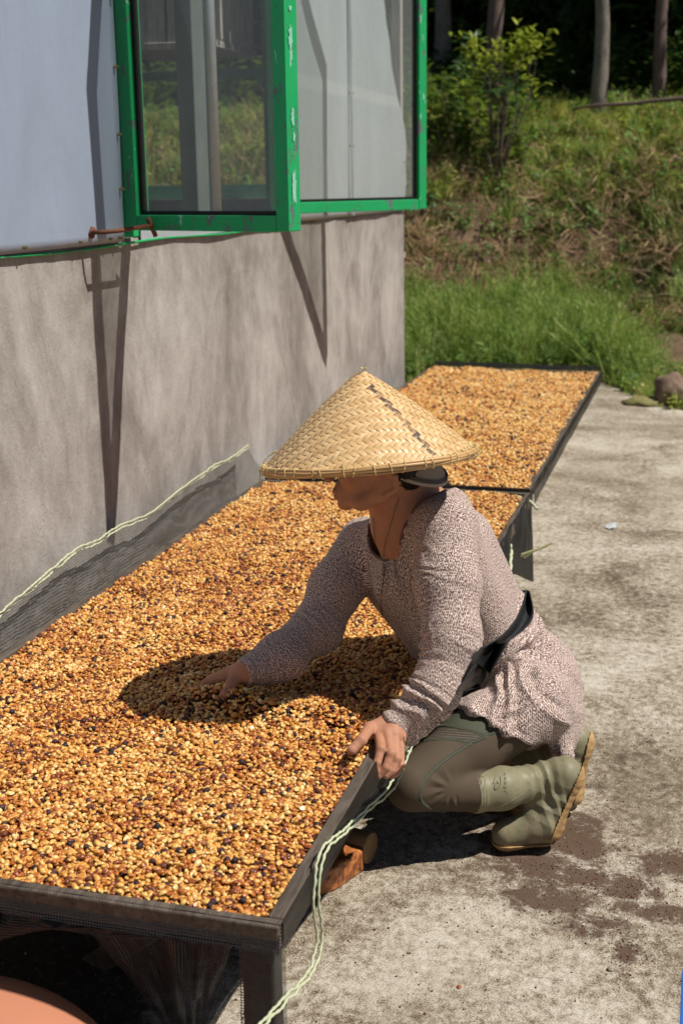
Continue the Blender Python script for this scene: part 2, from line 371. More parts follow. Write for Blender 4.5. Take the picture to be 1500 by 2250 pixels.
# frame posts and rails (green steel tube)
mb = MB(); mb.box((XW-.05, 3.665, ZL+.002), (XW+.004, 3.715, 2.75)); mb.build('post', M_GREEN, gh, bevel=.003)
mb = MB(); mb.box((XW-.05, 5.10, ZL+.002), (XW+.004, 5.15, 2.75)); mb.build('post', M_GREEN, gh, bevel=.003)
mb = MB(); mb.box((XW-.05, YE-.08, ZL+.002), (XW+.002, YE-.03, 2.75)); mb.build('post', M_GREYWOOD, gh, bevel=.003)
pB = atx(436, 440, XW-.06); mb = MB(); mb.box((XW-.10, pB.y-.05, ZL), (XW-.04, pB.y+.06, 2.75)); o = mb.build('post', simple('peeling_grey_green_post', (.13,.16,.15), .6, .4, 8), gh, bevel=.003); o['label'] = 'grey post inside the open window'
mb = MB(); mb.tube([Vector((XW-.03, pB.y+.085, z)) for z in (ZL, 2.75)], .021, 12); mb.build('pipe', M_GALV, gh, True)
mb = MB(); mb.box((XW-.06, .5, 2.70), (XW, YE, 2.78)); mb.build('top_rail', M_GREEN, gh)
mb = MB(); zs_ = aty(350,438,YE-.1).z; mb.box((-6.9, YE-.10, zs_), (XW-.06, YE-.03, aty(350,408,YE-.1).z)); mb.build('sill_rail', simple('mint_paint', (.19,.50,.32), .5), gh, bevel=.003)
mb = MB(); zr = aty(400,165,YE-.1).z; mb.box((-6.9, YE-.10, zr-.025), (XW-.06, YE-.04, zr+.025)); mb.build('rail', M_DGREEN, gh, bevel=.003)
for x in (aty(592,200,YE-.1).x, -6.6):
    mb = MB(); mb.box((x-.035, YE-.105, 1.30), (x+.035, YE-.035, 2.7)); mb.build('post', M_DGREEN, gh, bevel=.003)
# roof: translucent corrugated sheet sloping up from the wall head, set back from the wall face
u, v = np.meshgrid(np.linspace(0,1,160), np.linspace(0,1,8), indexing='ij')
Pr = np.stack([XW-.02-5.2*v, .4+8.5*u, 2.79+1.1*v+.02*np.sin(u*8.5/.076*2*np.pi/2)], 2)
t = NT('clear_corrugated_roofing'); M_ROOF = t.done(t.n('MixShader', {0: .55, 1: t.bsdf((.5,.52,.5), .4), 2: t.n('BsdfTransparent').outputs[0]}).outputs[0])
grid_obj('roof', Pr, M_ROOF, gh)
# inside floor and the hanging box
g0 = at(300, 112, 6.0); g1 = at(488, 112, 6.0); gy = g0.y
sh = empty('storage_box', ((g0.x+g1.x)/2, gy+.1, g0.z), 'old grey wooden box on a shelf inside the open window', 'box')
mb = MB(); mb.box((g0.x-.12, gy-.02, g0.z), (g1.x+.0, gy+.45, g0.z+.025)); mb.build('base', M_GREYWOOD, sh, bevel=.003)
for (a, b) in ((-.1, .13), (.135, .36)):
    mb = MB(); mb.box((g0.x+a, gy-.01, g0.z+.026), (g0.x+b-.004, gy+.01, g0.z+.5)); mb.build('plank', M_GREYWOOD, sh, bevel=.004)
mb = MB(); mb.box((g1.x-.03, gy+.012, g0.z+.026), (g1.x-.008, gy+.44, g0.z+.5)); mb.build('side_plank', M_GREYWOOD, sh, bevel=.004)

# window sashes (part > pane, seal, catch)
def sash(hinge, tipxy, z0, z1, label, tilt=0):
    """a steel sash standing open: hinge and free edge on the ground plan"""
    h = Vector((*hinge, 0)); e = Vector((*tipxy, 0)); d = (e-h).normalized(); n = Vector((0,0,1)).cross(d)
    w = (e-h).length; up = Vector((0,0,1))
    fw, fd = .043, .051
    def P(a, z, o=0): return h+d*a+up*z+n*o
    mb = MB()
    for p, q in (((fw/2, z0), (fw/2, z1)), ((w-fw/2, z0), (w-fw/2, z1))): mb.beam(P(p[0], p[1]), P(q[0], q[1]), fd, fw, up=d)
    mb.beam(P(fw+.001, z0+fw/2-.002), P(w-fw-.001, z0+fw/2-.002), fd-.002, fw); mb.beam(P(fw+.001, z1-fw/2), P(w-fw-.001, z1-fw/2), fd-.002, fw)
    f = mb.build('window_sash', M_GREEN, gh, bevel=.0025); f['label'] = label
    mb = MB(); i0 = fw+.001; s = .011
    for p, q in (((i0+s/2, z0+fw), (i0+s/2, z1-fw)), ((w-i0-s/2, z0+fw), (w-i0-s/2, z1-fw))): mb.beam(P(*p), P(*q), .018, s, up=d)
    mb.beam(P(i0+s, z0+fw+s/2-.002), P(w-i0-s, z0+fw+s/2-.002), .017, s)
    mb.build('seal', M_BLACKR, f)
    mb = MB(); mb.beam(P(w/2, z0+fw+.006), P(w/2, z1-fw), .004, w-2*i0-.012, up=d); mb.build('pane', M_GLASS, f)
    for zz in (z0+.14, z0+.62):
        mb = MB(); mb.tube([P(-.012, zz-.045), P(-.012, zz+.045)], .009, 10); 
        mb.beam(P(-.012, zz-.03, .006), P(.03, zz-.03, .017), .004, .022); mb.beam(P(-.012, zz+.03, .006), P(.03, zz+.03, .017), .004, .022)
        mb.build('hinge', M_RUST, f)
    return f, P, w
S1 = sash((XW+.02, 3.625), (-1.066, 3.40), 1.276, 2.50, 'nearer green window sash with dusty glass')
S2 = sash((XW+.02, 5.08), (-1.213, 5.70), 1.284, 2.50, 'farther green window sash behind the nearer one')
# chips of mint undercoat on the outer stile of the near sash
f, Pf, w = S1
for k, (zz, hh, ww, aa) in enumerate(((.80,.10,.026,.010),(.615,.015,.012,.014),(.545,.07,.018,.012),(.35,.055,.014,.014),(.30,.03,.012,.018),(.175,.10,.020,.014),(.95,.02,.012,.01))):
    nn = 40; mb = MB(); cs = []
    for j in range(nn):
        a = 2*math.pi*j/nn; rr = .8+.45*mn.noise(Vector((math.cos(a)*2, math.sin(a)*2, k*7.)))+.5*mn.noise(Vector((math.cos(a)*6, math.sin(a)*6, k*7.)))
        cs.append(Pf(w+.0022, 1.276+zz-.06+math.sin(a)*hh/2*rr, (aa-.016)+math.cos(a)*ww/2*rr))
    mb.add(cs, [tuple(range(nn))]); mb.build('paint_chip', simple('mint_undercoat', (.27,.58,.44), .6), f)
# stay hook between sheet and sash
hk = [atx(205, 512, XW+.04), atx(235, 508, XW+.07), atx(262, 506, XW+.12)]
ea = Pf(.10, 1.276+.012, -.020) ; 
mb = MB(); mb.tube([atx(203, 511, XW+.035), atx(232, 510, XW+.07), atx(260, 507, XW+.10), ea+Vector((0,-.02,.0))], .006, 8)
mb.tube([ea+Vector((.0,-.03,.02)), ea+Vector((0,0,-.01)), ea+Vector((.004,.01,-.03))], .007, 8); mb.tube([atx(203,503,XW+.025), atx(201,519,XW+.03)], .010, 8)
mb.build('stay_hook', M_RUST, gh, True)
# wooden/steel ledge line and screws
mb = MB(); mb.tube([Vector((XW+.010+.002*math.sin(y*9), y, ZL-.014+.004*math.sin(y*5.3))) for y in np.linspace(.7, 5.2, 60)], .004, 6); mb.build('edge_cord', M_GREEN, gh, True)
for y in [atx(x_, 535, XW+.02).y for x_ in (50, 172, 262, 240)]: 
    mb = MB(); mb.tube([Vector((XW+.02, y, ZL+.006)), Vector((XW+.032, y, ZL+.006))], .004, 8); mb.build('screw', M_BRASS, gh)
for z in (1.39,1.54,1.72,1.9):
    mb = MB(); y = float(edge1(z))-.015; mb.tube([Vector((XW+.02, y, z)), Vector((XW+.034, y, z))], .004, 8); mb.build('screw', M_BRASS, gh)
for (y, z) in ((YS,1.79),(YS,1.56),(YE-.1,1.5)):
    mb = MB(); mb.tube([Vector((XW+.02, y, z)), Vector((XW+.046, y, z))], .0035, 8); mb.build('screw', M_BRASS, gh)
# ================================================================== drying trays
ZT = .35
def net_patch(name, corners, mat, parent, nu=60, nv=24, amp=.006, seed=0, freq=6, fn=None, uvs=None):
    """ruled patch between edge polylines corners=(top list, bottom list), pleated a little"""
    A = [Vector(p) for p in corners[0]]; B = [Vector(p) for p in corners[1]]
    def samp(L, t):
        t = t*(len(L)-1); i = min(int(t), len(L)-2); return L[i].lerp(L[i+1], t-i)
    P = np.zeros((nu, nv, 3)); U = np.zeros((nu, nv, 3))
    n = (A[-1]-A[0]).cross(B[0]-A[0]).normalized(); L = sum((A[i+1]-A[i]).length for i in range(len(A)-1)); Wd = (B[0]-A[0]).length
    for i in range(nu):
        a, b = samp(A, i/(nu-1)), samp(B, i/(nu-1)); wl_ = (b-a).length
        for j in range(nv):
            t = j/(nv-1); p = a.lerp(b, t)
            k = mn.noise(Vector((i/nu*freq*1.0, t*1.6, seed*3.1)))+.4*mn.noise(Vector((i/nu*freq*3, t*3, seed)))
            p = p+n*amp*k*math.sin(min(1, t*1.3+.15)*math.pi*.9)
            P[i, j] = p; U[i, j] = (i/(nu-1)*L, t*(uvs or wl_), 0)
    return grid_obj(name, P, mat, parent, U)
def tray(y_fl, y_fr, y_bl, y_br, xl, xr, label, cat='drying bed'):
    t = empty('drying_tray', ((xl+xr)/2, (y_fl+y_br)/2, 0), label, cat, 'raised beds of drying coffee')
    th, hh = .024, .038
    a, b, c, d = Vector((xl, y_fl, ZT-hh/2)), Vector((xr, y_fr, ZT-hh/2)), Vector((xr, y_br, ZT-hh/2)), Vector((xl, y_bl, ZT-hh/2))
    for (p, q, nm) in ((a, b, 'front_board'), (b, c, 'side_board'), (d, c, 'back_board'), (a, d, 'side_board')):
        mb = MB(); dd = (q-p).normalized(); g = .0145 if nm == 'side_board' else -.0135
        seg = 14; pts = [p.lerp(q, i/seg) for i in range(seg+1)]; pts[0] = p+dd*g; pts[-1] = q-dd*g
        mb.beam(pts[0], pts[-1], th, hh); mb.build(nm, M_BOARD, t, bevel=.003)
    n = 4
    for (p, q) in ((b, c), (a, d)):
        for i in range(n):
            u = p.lerp(q, i/(n-1)); sx = (-.028 if (i == 0 and y_fr < 2) else -.34) if p is b else .028; sy = .028 if i == 0 else (-.028 if i == n-1 else 0)
            mb = MB(); mb.box((u.x+sx-.024, u.y+sy-.024, 0), (u.x+sx+.024, u.y+sy+.024, ZT-hh-.001)); mb.build('leg', M_BOARD, t, bevel=.003)
    for i in range(1, 8):
        p, q = a.lerp(d, i/8), b.lerp(c, i/8); mb = MB(); mb.beam(p+Vector((.016,0,-.014)), q+Vector((-.016,0,-.014)), .03, .018); mb.build('slat', M_BOARD, t)
    # net floor under the beans
    P = np.zeros((30, 12, 3)); U = P.copy()
    for i in range(30):
        for j in range(12):
            p = a.lerp(d, i/29).lerp(b.lerp(c, i/29), j/11); P[i, j] = (p.x, p.y, ZT-.018); U[i, j] = (p.x, p.y, 0)
    grid_obj('net_floor', P, M_NETD, t, U)
    return t
A0 = atz(0, 1938, ZT); A1 = atz(587, 2026, ZT); SL = (A0.y-A1.y)/(A0.x-A1.x)
XL, XR = -1.535, -.572
T1 = tray(1.637+SL*(XL-XR), 1.637, 4.455, 4.44, XL, XR, 'near drying tray full of honey-coloured coffee that the woman works on')
T2 = tray(4.52, 4.50, 7.52, 7.48, XL-.005, XR-.012, 'far drying tray of coffee behind the woman in the hat')

# netting wrapped over the near tray's front board, leg and right-hand edge
fl, fr = Vector((XL-.02, 1.637+SL*(XL-XR)-.016, ZT)), Vector((XR+.016, 1.621, ZT))
net_patch('netting', ([fl+Vector((0,.01,.002)), fr+Vector((0,.01,.002))], [fl+Vector((0,-.002,-.042)), fr+Vector((0,-.002,-.042))]), M_NET, T1, 60, 8, .001, 1)['label'] = 'netting stretched over the front board'
q = [atz(520, 2085, .292), atz(600, 2080, .292)]
# leg sleeve of netting
lx, ly = XR-.028, 1.665
net_patch('netting', ([(lx-.027,ly-.027,.30),(lx+.027,ly-.027,.30),(lx+.028,ly+.027,.30)], [(lx-.029,ly-.029,.0),(lx+.030,ly-.029,.0),(lx+.029,ly+.027,.0)]), M_NET, T1, 30, 20, .001, 2)
# loose net hanging in a swag below the front board
y0 = 1.975
def fb(px, py, dy=0):  # on the plane just behind the front board
    r = ray(px, py); nrm = Vector((-SL, 1, 0)); p0 = Vector((XR, 1.652+dy, 0)); return EYE + r*((p0-EYE).dot(nrm)/r.dot(nrm))
net_patch('netting', ([fb(0,1995), fb(180,2030), fb(520,2080)], [fb(0,2065), fb(120,2040), fb(215,2060)]), M_NET, T1, 60, 16, .015, 4)
net_patch('netting', ([fb(180,2035,.0), fb(350,2058,.0), fb(510,2080,.0)], [fb(400,2300,.15), fb(410,2330,.14), fb(440,2290,.10)]), M_NET, T1, 60, 50, .022, 5, 5)['label'] = 'loose swag of netting under the front board'
# brace under the tray
mb = MB(); mb.beam(fb(345,2030,.25), fb(40,2235,.45), .045, .045); mb.build('brace', M_BOARD, T1, bevel=.003)
# netting along the right edge: tight over the board, hanging loose to the twine
edge = [(594,2022),(650,1925),(700,1840),(770,1722),(815,1650),(845,1598),(868,1560)]
E_t = [atz(x, y, ZT+.004) for x, y in edge]
for p in E_t: p.x = XR+.016
E_b = [p+Vector((.004,0,-.043)) for p in E_t]
net_patch('netting', (E_t, E_b), M_NETD, T1, 80, 8, .003, 6)
hang = [(720,1850),(735,1835),(790,1790),(838,1748),(868,1722),(885,1690),(905,1645)]
h_t = [atz(x, y, ZT-.03) for x, y in ((702,1850),(735,1800),(770,1745),(800,1700),(822,1665),(845,1625),(868,1585))]
for p in h_t: p.x = XR+.018
hy = [2.36,2.42,2.50,2.60,2.72,2.78,2.84]
h_b = [atx(x, y, XR+.018) for (x, y) in hang]
net_patch('netting', (h_t, h_b), M_NET, T1, 90, 24, .012, 8, 10)['label'] = 'loose netting flap hanging off the right edge'
def twine(name, pts, label, off, parent=None, r=.0028, seed=0):
    P = [Vector(p) for p in pts]; out = []
    for i in range(len(P)-1):
        a, b, c, d = P[max(i-1,0)], P[i], P[i+1], P[min(i+2,len(P)-1)]
        m = max(4, int((c-b).length/.006))
        for k in range(m):
            t = k/m; p = .5*((2*b)+(c-a)*t+(2*a-5*b+4*c-d)*t*t+(3*b-a-3*c+d)*t**3)
            s = i+t; p = p+Vector((mn.noise(Vector((s*4,seed,0))), mn.noise(Vector((s*4,seed,5))), mn.noise(Vector((s*4,seed,9)))))*off
            out.append(p)
    out.append(P[-1]); mb = MB()
    rad = [r*(1+.25*math.sin(i*1.9)) for i in range(len(out))]
    mb.tube(out, rad, 6); return mb.build(name, M_TWINE, parent, True)
y2 = lambda L: [at(x, y, d) for x, y, d in L]
y3 = lambda L: [atx(x, y, XR+.022) for x, y, d in L]
for k, dx in ((0, 0), (1, -13)):
    o = twine('twine', y3([(905+dx*.6,1640+k*10,2.84),(880+dx,1700,2.75),(862+dx,1735,2.68),(800+dx,1790+k*3,2.51),(762+dx,1828,2.44),(722+dx,1862,2.37),(705+dx*.8,1910,2.27),(700+dx*.9,1990,2.16),(708+dx*.9,2060,2.06),(690+dx*.8,2130,1.97),(640+dx,2190,1.90),(575+dx,2262,1.84),(540+dx,2330,1.78)]),
          '', .0035, r=.0023, seed=k+3)
    tag(o, ('outer strand of pale twine dropping from the tray corner to the ground', 'inner strand of pale twine beside it, nearer the tray leg')[k], 'twine', 'pale twine along the nets')
# grey net standing up along the wall, twine through its hem
tops = [(-40,1385),(0,1350),(60,1300),(130,1240),(175,1205),(215,1190),(262,1158),(330,1130),(400,1075),(450,1040),(475,1022),(505,1010),(545,980)]
yy = [atx(x, y, XW+.05) for x, y in tops]
bots = [Vector((XL-.012, p.y+.02, ZT-.01)) for p in yy]
net_patch('netting', (bots, yy), M_NETL, T1, 160, 24, .022, 9, 16)['label'] = 'grey netting turned up against the wall'
for k in (0, 1):
    o = twine('twine', [p+Vector((0, 0, .004-.010*k)) for p in yy], '', .004, r=.0026, seed=8+k)
    tag(o, ('upper pale green twine wavering along the hem of the wall-side net', 'lower pale green twine threaded through the wall-side net')[k], 'twine', 'pale twine along the nets')
# black net skirts at the joint of the two trays and along the far tray
net_patch('netting', ([(XL, 4.505, ZT+.006), (XR, 4.482, ZT+.006)], [(XL, 4.49, ZT-.07), (XR, 4.468, ZT-.07)]), M_NETD, T2, 40, 6, .004, 10)
p0, p1 = Vector((XR+.004, 4.49, ZT+.006)), Vector((XR+.004, 7.49, ZT+.006))
net_patch('netting', ([p0, p1], [p0+Vector((.012,0,-.055)), p0.lerp(p1,.12)+Vector((.012,0,-.05)), p0.lerp(p1,.4)+Vector((.012,0,-.05)), p1+Vector((.01,0,-.045))]), M_NETD, T2, 90, 10, .012, 11, 14)
net_patch('netting', ([(XL, 7.53, ZT+.006), (XR-.01, 7.49, ZT+.006)], [(XL, 7.56, ZT+.03), (XR-.01, 7.52, ZT+.022)]), M_NETD, T2, 40, 5, .006, 12)
e0 = [Vector((XR+.012, y, ZT+.012)) for y in (2.75, 3.3, 3.9, 4.44)]
net_patch('netting', (e0, [Vector((XR+.03, 2.75, .29)), Vector((XR+.03, 3.3, .27)), Vector((XR+.03, 3.9, .22)), Vector((XR+.02, 4.44, .03))]), M_NETK, T1, 80, 14, .02, 13, 10)
# hanging loop of green twine at the tray joint and a stiff sprig of straw
o = twine('twine', y2([(1178,1118,5.05),(1160,1100,5.1),(1125,1092,5.12),(1103,1105,5.05),(1098,1140,4.9),(1110,1180,4.7),(1122,1210,4.55),(1120,1240,4.4),(1122,1280,4.2)]), '', .006, r=.005, seed=12)
tag(o, 'looped pale green twine hanging at the joint of the trays behind her back', 'twine', 'pale twine along the nets')
mb = MB()
for (a, b) in (((1143,1222),(1185,1205)),((1145,1218),(1200,1200)),((1150,1225),(1175,1208)),((1180,1207),(1212,1193))):
    mb.tube([at(*a, 4.6), at(*b, 4.6)], .004, 5)
tag(mb.build('straw', simple('dry_straw', (.50,.48,.25), .8)), 'stiff dry straw ends sticking out behind her back', 'straw')
# wood blocks the tray leans on
def block(name, pts, h, mat, label, lean=0):
    mb = MB(); n = len(pts); vs = [Vector((x, y, 0)) for x, y in pts]+[Vector((x+lean, y, h)) for x, y in pts]
    mb.add(vs, [tuple(range(n-1,-1,-1)), tuple(range(n, 2*n))]+[(i, (i+1)%n, n+(i+1)%n, n+i) for i in range(n)])
    o = mb.build(name, mat, bevel=.006); tag(o, label, 'wood block'); return o
M_ORW = NT('wet_orange_wood'); _p = M_ORW.obj()
_c = M_ORW.ramp(M_ORW.noise(_p, 34, 7, .7, .6), [(.36, (.05,.018,.01)), (.48, (.33,.10,.025)), (.66, (.58,.24,.075))])
M_ORW = M_ORW.done(M_ORW.bsdf(_c, .4, M_ORW.bump(M_ORW.noise(_p, 60, 5), .6, .004)))
b0, b1, b2, b3 = atz(655,1988,0), atz(738,1958,0), atz(800,1915,0), atz(745,1895,0)
block('wood_block', [(b0.x,b0.y),(b1.x,b1.y),(b2.x,b2.y),(b2.x-.03,b2.y+.06),(b0.x-.02,b0.y+.10)], .052, M_ORW, 'wet orange-brown wood block on the ground under the tray edge')
r0 = atz(800,1895,0)
mb = MB(); mb.tube([Vector((b2.x-.06,b2.y+.05,.036)), Vector((b2.x+.006,b2.y+.035,.036))], .034, 16); o = mb.build('log_end', m_wood('cut_log', (.16,.08,.03), (.42,.26,.13), (4,30,30)), None, True, .003)
tag(o, 'short round log end lying beside the orange wood block', 'log')

# ================================================================== coffee beans
def bean_mesh(name, L, Wd, T, kind, seed):
    nu, nv = 12, 8; V = []; Fc = []
    for i in range(nv+1):
        th = math.pi*i/nv
        for j in range(nu):
            ph = 2*math.pi*j/nu
            x = math.cos(th); y = math.sin(th)*math.cos(ph); z = math.sin(th)*math.sin(ph)
            if kind == 'bean':
                if z < 0:
                    z *= .30; z += .34*math.exp(-(y/.16)**2)*max(0, 1-x*x)   # flat face with its groove
            elif kind == 'cherry':
                k = 1+.13*mn.noise(Vector((x*2.2, y*2.2, z*2.2+seed*4))); x, y, z = x*k, y*k, z*k
            elif kind == 'half': z = z*.45-.35*(1-x*x-y*y) if z < 0 else z*.45
            k = 1+.06*mn.noise(Vector((x*1.5+seed, y*1.5, z*1.5)))
            V.append((x*L/2*k, y*Wd/2*k, z*T*(.5 if kind == 'cherry' else .62)*k))
    for i in range(nv):
        for j in range(nu): Fc.append((i*nu+j, i*nu+(j+1)%nu, (i+1)*nu+(j+1)%nu, (i+1)*nu+j))
    me = bpy.data.meshes.new(name); me.from_pydata(V, [], Fc); me.validate(); me.update(); me.shade_smooth(); return me
def m_bean():
    t = NT('sticky_parchment_coffee'); oi = t.n('ObjectInfo'); r = oi.outputs['Random']; p = t.obj()
    r = t.math('ADD', t.math('MULTIPLY', r, .86), t.math('MULTIPLY', t.math('SUBTRACT', t.noise(oi.outputs['Location'], 4.0, 5, .75), .455), 1.25))
    r = t.math('ADD', r, t.math('MULTIPLY', t.math('GREATER_THAN', t.n('SeparateXYZ', {0: oi.outputs['Location']}).outputs[1], 4.47), .13))
    c = t.ramp(r, [(0, (.12,.028,.010)), (.12, (.27,.062,.012)), (.28, (.46,.15,.022)), (.46, (.61,.27,.046)), (.66, (.72,.40,.09)), (.85, (.78,.52,.17)), (1, (.84,.63,.29))])
    n = t.noise(p, 330, 3, .6); c = t.mix(t.math('MULTIPLY', t.ramp(n, [(.47, 0.), (.62, 1.)]), .40), c, (.38,.10,.015))
    return t.done(t.bsdf(c, .36, t.bump(n, .25, .0008), **{'Specular_IOR_Level': .55, 'Coat_Weight': .10, 'Coat_Roughness': .25}))
def m_cherry():
    t = NT('dark_dried_cherry'); r = t.n('ObjectInfo').outputs['Random']; p = t.obj()
    c = t.ramp(r, [(0, (.018,.012,.016)), (.5, (.045,.022,.026)), (.8, (.09,.03,.022)), (1, (.16,.045,.022))])
    return t.done(t.bsdf(c, .5, t.bump(t.noise(p, 420, 4), .6, .001)))
M_BEAN, M_CHERRY = m_bean(), m_cherry()
protos = []
for nm, L, Wd, T, kd, sd_, mt in (('coffee_bean',.0108,.0078,.0062,'bean',1,M_BEAN),('coffee_bean',.0098,.0076,.0060,'bean',4,M_BEAN),('coffee_bean',.0116,.0080,.0064,'bean',7,M_BEAN),
                                 ('half_bean',.0106,.0082,.006,'half',3,M_BEAN),('dried_cherry',.0118,.0100,.0095,'cherry',2,M_CHERRY)):
    me = bean_mesh(nm, L, Wd, T, kd, sd_); me.materials.append(mt)
    protos.append(bpy.data.objects.new('proto_'+nm, me))           # not linked: only read by the instancer
def bean_h(x, y):
    """height of the bean surface"""
    z = ZT-.003+.010*fbm(x, y, 21, 3, 3.2)+.009*fbm(x, y, 22, 2, 9)
    for (cx, cy, rx, ry, a) in MOUNDS: z = z+a*np.exp(-((x-cx)/rx)**2-((y-cy)/ry)**2)
    return z
def _mz(px, py, rx, ry, a): q = atz(px, py, ZT+.01); return (q.x, q.y, rx, ry, a)
MOUNDS = [_mz(620,1550,.16,.06,.018), _mz(480,1545,.10,.040,.040), _mz(440,1503,.075,.045,.034), _mz(330,1480,.10,.05,-.006), _mz(700,1500,.12,.05,-.010), _mz(350,1560,.1,.04,.01),
          _mz(150,1600,.14,.05,-.009), _mz(720,1575,.05,.02,-.014)]
def scatter(name, x0f, x1f, y0, y1, dens, label, parent_tag, seed, keep=None, layers=((0, 1.),(.0045,.55))):
    g = np.random.default_rng(seed); pts = []
    for dz, fr in layers:
        n = int(dens*fr*(y1-y0)*1.05)
        st = math.sqrt((y1-y0)*1.05/n); xs = np.arange(-1.6, -.5, st); ys = np.arange(y0-.4, y1+.4, st)
        X, Y = np.meshgrid(xs, ys); X = X.ravel()+g.uniform(-.5,.5,X.size)*st; Y = Y.ravel()+g.uniform(-.5,.5,Y.size)*st
        m = (X > XL+.010) & (X < XR-.014)
        yf = x0f(X); yb = x1f(X); m &= (Y > yf+.012) & (Y < yb-.012)
        X, Y = X[m], Y[m]; Z = bean_h(X, Y)+dz-.001+g.uniform(-.0022,.0022,X.size)
        if dz > 0:
            k = fbm(X, Y, seed+40, 2, 30) > -.1; X, Y, Z = X[k], Y[k], Z[k]
        pts.append(np.stack([X, Y, Z], 1))
    Pn = np.concatenate(pts); n = len(Pn)
    # thin bare spots where the net shows
    for (px, py, r1, r2) in ((262,1925,.010,.022),(735,1588,.030,.010),(150,1680,.012,.006)):
        q = atz(px, py, ZT); m = ((Pn[:,0]-q.x)/r1)**2+((Pn[:,1]-q.y)/r2)**2 > 1; Pn = Pn[m]
    n = len(Pn); rot = np.stack([g.normal(0, .45, n), g.normal(0, .35, n), g.uniform(0, 6.283, n)], 1)
    flip = g.random(n) < .33; rot[flip, 0] += math.pi
    sc = g.normal(1.07, .15, n).clip(.65, 1.45); idx = g.choice(5, n, p=[.33,.28,.24,.115,.035])
    dark = fbm(Pn[:,0], Pn[:,1], 33, 3, 5) > .42; idx[dark & (g.random(n) < .10)] = 4
    return Pn, rot, sc, idx
def instancer(name, Pn, rot, sc, idx, protos, label):
    me = np_mesh(name, Pn, np.zeros((0, 3), int), {'rot': ('FLOAT_VECTOR', rot), 'sc': ('FLOAT', sc), 'idx': ('FLOAT', idx)}) if False else bpy.data.meshes.new(name)
    me.vertices.add(len(Pn)); me.vertices.foreach_set('co', np.asarray(Pn, np.float32).ravel())
    for an, t, a in (('rot','FLOAT_VECTOR',rot),('sc','FLOAT',sc),('idx','INT',idx)):
        A = me.attributes.new(an, t, 'POINT'); A.data.foreach_set('vector' if t == 'FLOAT_VECTOR' else 'value', np.asarray(a, np.int32 if t == 'INT' else np.float32).ravel())
    me.update(); o = bpy.data.objects.new(name, me); COL.objects.link(o)
    ng = bpy.data.node_groups.new(name+'_nodes', 'GeometryNodeTree')
    ng.interface.new_socket('Geometry', in_out='INPUT', socket_type='NodeSocketGeometry'); ng.interface.new_socket('Geometry', in_out='OUTPUT', socket_type='NodeSocketGeometry')
    N = ng.nodes.new; L = ng.links.new
    gi, go = N('NodeGroupInput'), N('NodeGroupOutput'); m2p = N('GeometryNodeMeshToPoints'); iop = N('GeometryNodeInstanceOnPoints'); g2i = N('GeometryNodeGeometryToInstance')
    for p in reversed(protos):
        oi = N('GeometryNodeObjectInfo'); oi.inputs['Object'].default_value = p; oi.inputs['As Instance'].default_value = True; L(oi.outputs['Geometry'], g2i.inputs[0])
    def attr(nm, t): a = N('GeometryNodeInputNamedAttribute'); a.data_type = t; a.inputs[0].default_value = nm; return a.outputs[0]
    e2r = N('FunctionNodeEulerToRotation'); L(attr('rot', 'FLOAT_VECTOR'), e2r.inputs[0])
    L(gi.outputs[0], m2p.inputs[0]); L(m2p.outputs[0], iop.inputs['Points']); L(g2i.outputs[0], iop.inputs['Instance'])
    iop.inputs['Pick Instance'].default_value = True; L(attr('idx', 'INT'), iop.inputs['Instance Index']); L(e2r.outputs[0], iop.inputs['Rotation']); L(attr('sc', 'FLOAT'), iop.inputs['Scale'])
    L(iop.outputs[0], go.inputs[0]); md = o.modifiers.new('scatter', 'NODES'); md.node_group = ng
    tag(o, label, None, None, 'stuff'); return o
f1 = lambda x: 1.637+SL*(x-XR); g1_ = lambda x: 4.44-.016*(x-XR); f2 = lambda x: 4.50-.02*(x-XR); g2_ = lambda x: 7.48-.04*(x-XR)
Pn, rot, sc, idx = scatter('a', f1, g1_, 1.637, 4.5, 17500, '', '', 5)
# the beans that show largest (nearest the eye, in frame) are things of their own
d2 = (Pn[:,0]**2+Pn[:,1]**2+(Pn[:,2]-H)**2); inside = np.array([CM.inverted() @ (Vector(p)-EYE) for p in Pn])
pxx = 750+F*inside[:,0]/-inside[:,2]
ok = (pxx > 6) & (Pn[:,2] > bean_h(Pn[:,0], Pn[:,1])+.001)
order = np.argsort(np.where(ok, d2, 99)); near = order[:290]
BG = 'loose coffee beans at the front edge of the near tray'
for i in near:
    k = int(idx[i]); o = bpy.data.objects.new('dried_cherry' if k == 4 else ('half_bean' if k == 3 else 'coffee_bean'), protos[k].data); COL.objects.link(o)
    o.location = Pn[i]; o.rotation_euler = rot[i]; o.scale = (sc[i],)*3
    if k == 4: tag(o, 'dark shrivelled coffee cherry among pale beans at the tray front', 'dried cherry', 'dark dried cherries at the tray front')
    elif k == 3: tag(o, 'split flat coffee bean among whole beans at the tray front', 'coffee bean', 'split beans at the tray front')
    else: tag(o, 'glossy honey-coloured coffee bean at the front edge of the near tray', 'coffee bean', BG)
keep = np.ones(len(Pn), bool); keep[near] = False
instancer('coffee_beans', Pn[keep], rot[keep], sc[keep], idx[keep], protos, 'honey-coloured coffee beans spread over the near tray')
a_, b_, c_, d_ = scatter('b', f2, g2_, 4.5, 7.55, 10500, '', '', 6); instancer('coffee_beans', a_, b_, c_*1.22, d_, protos, 'paler coffee beans spread over the far tray')
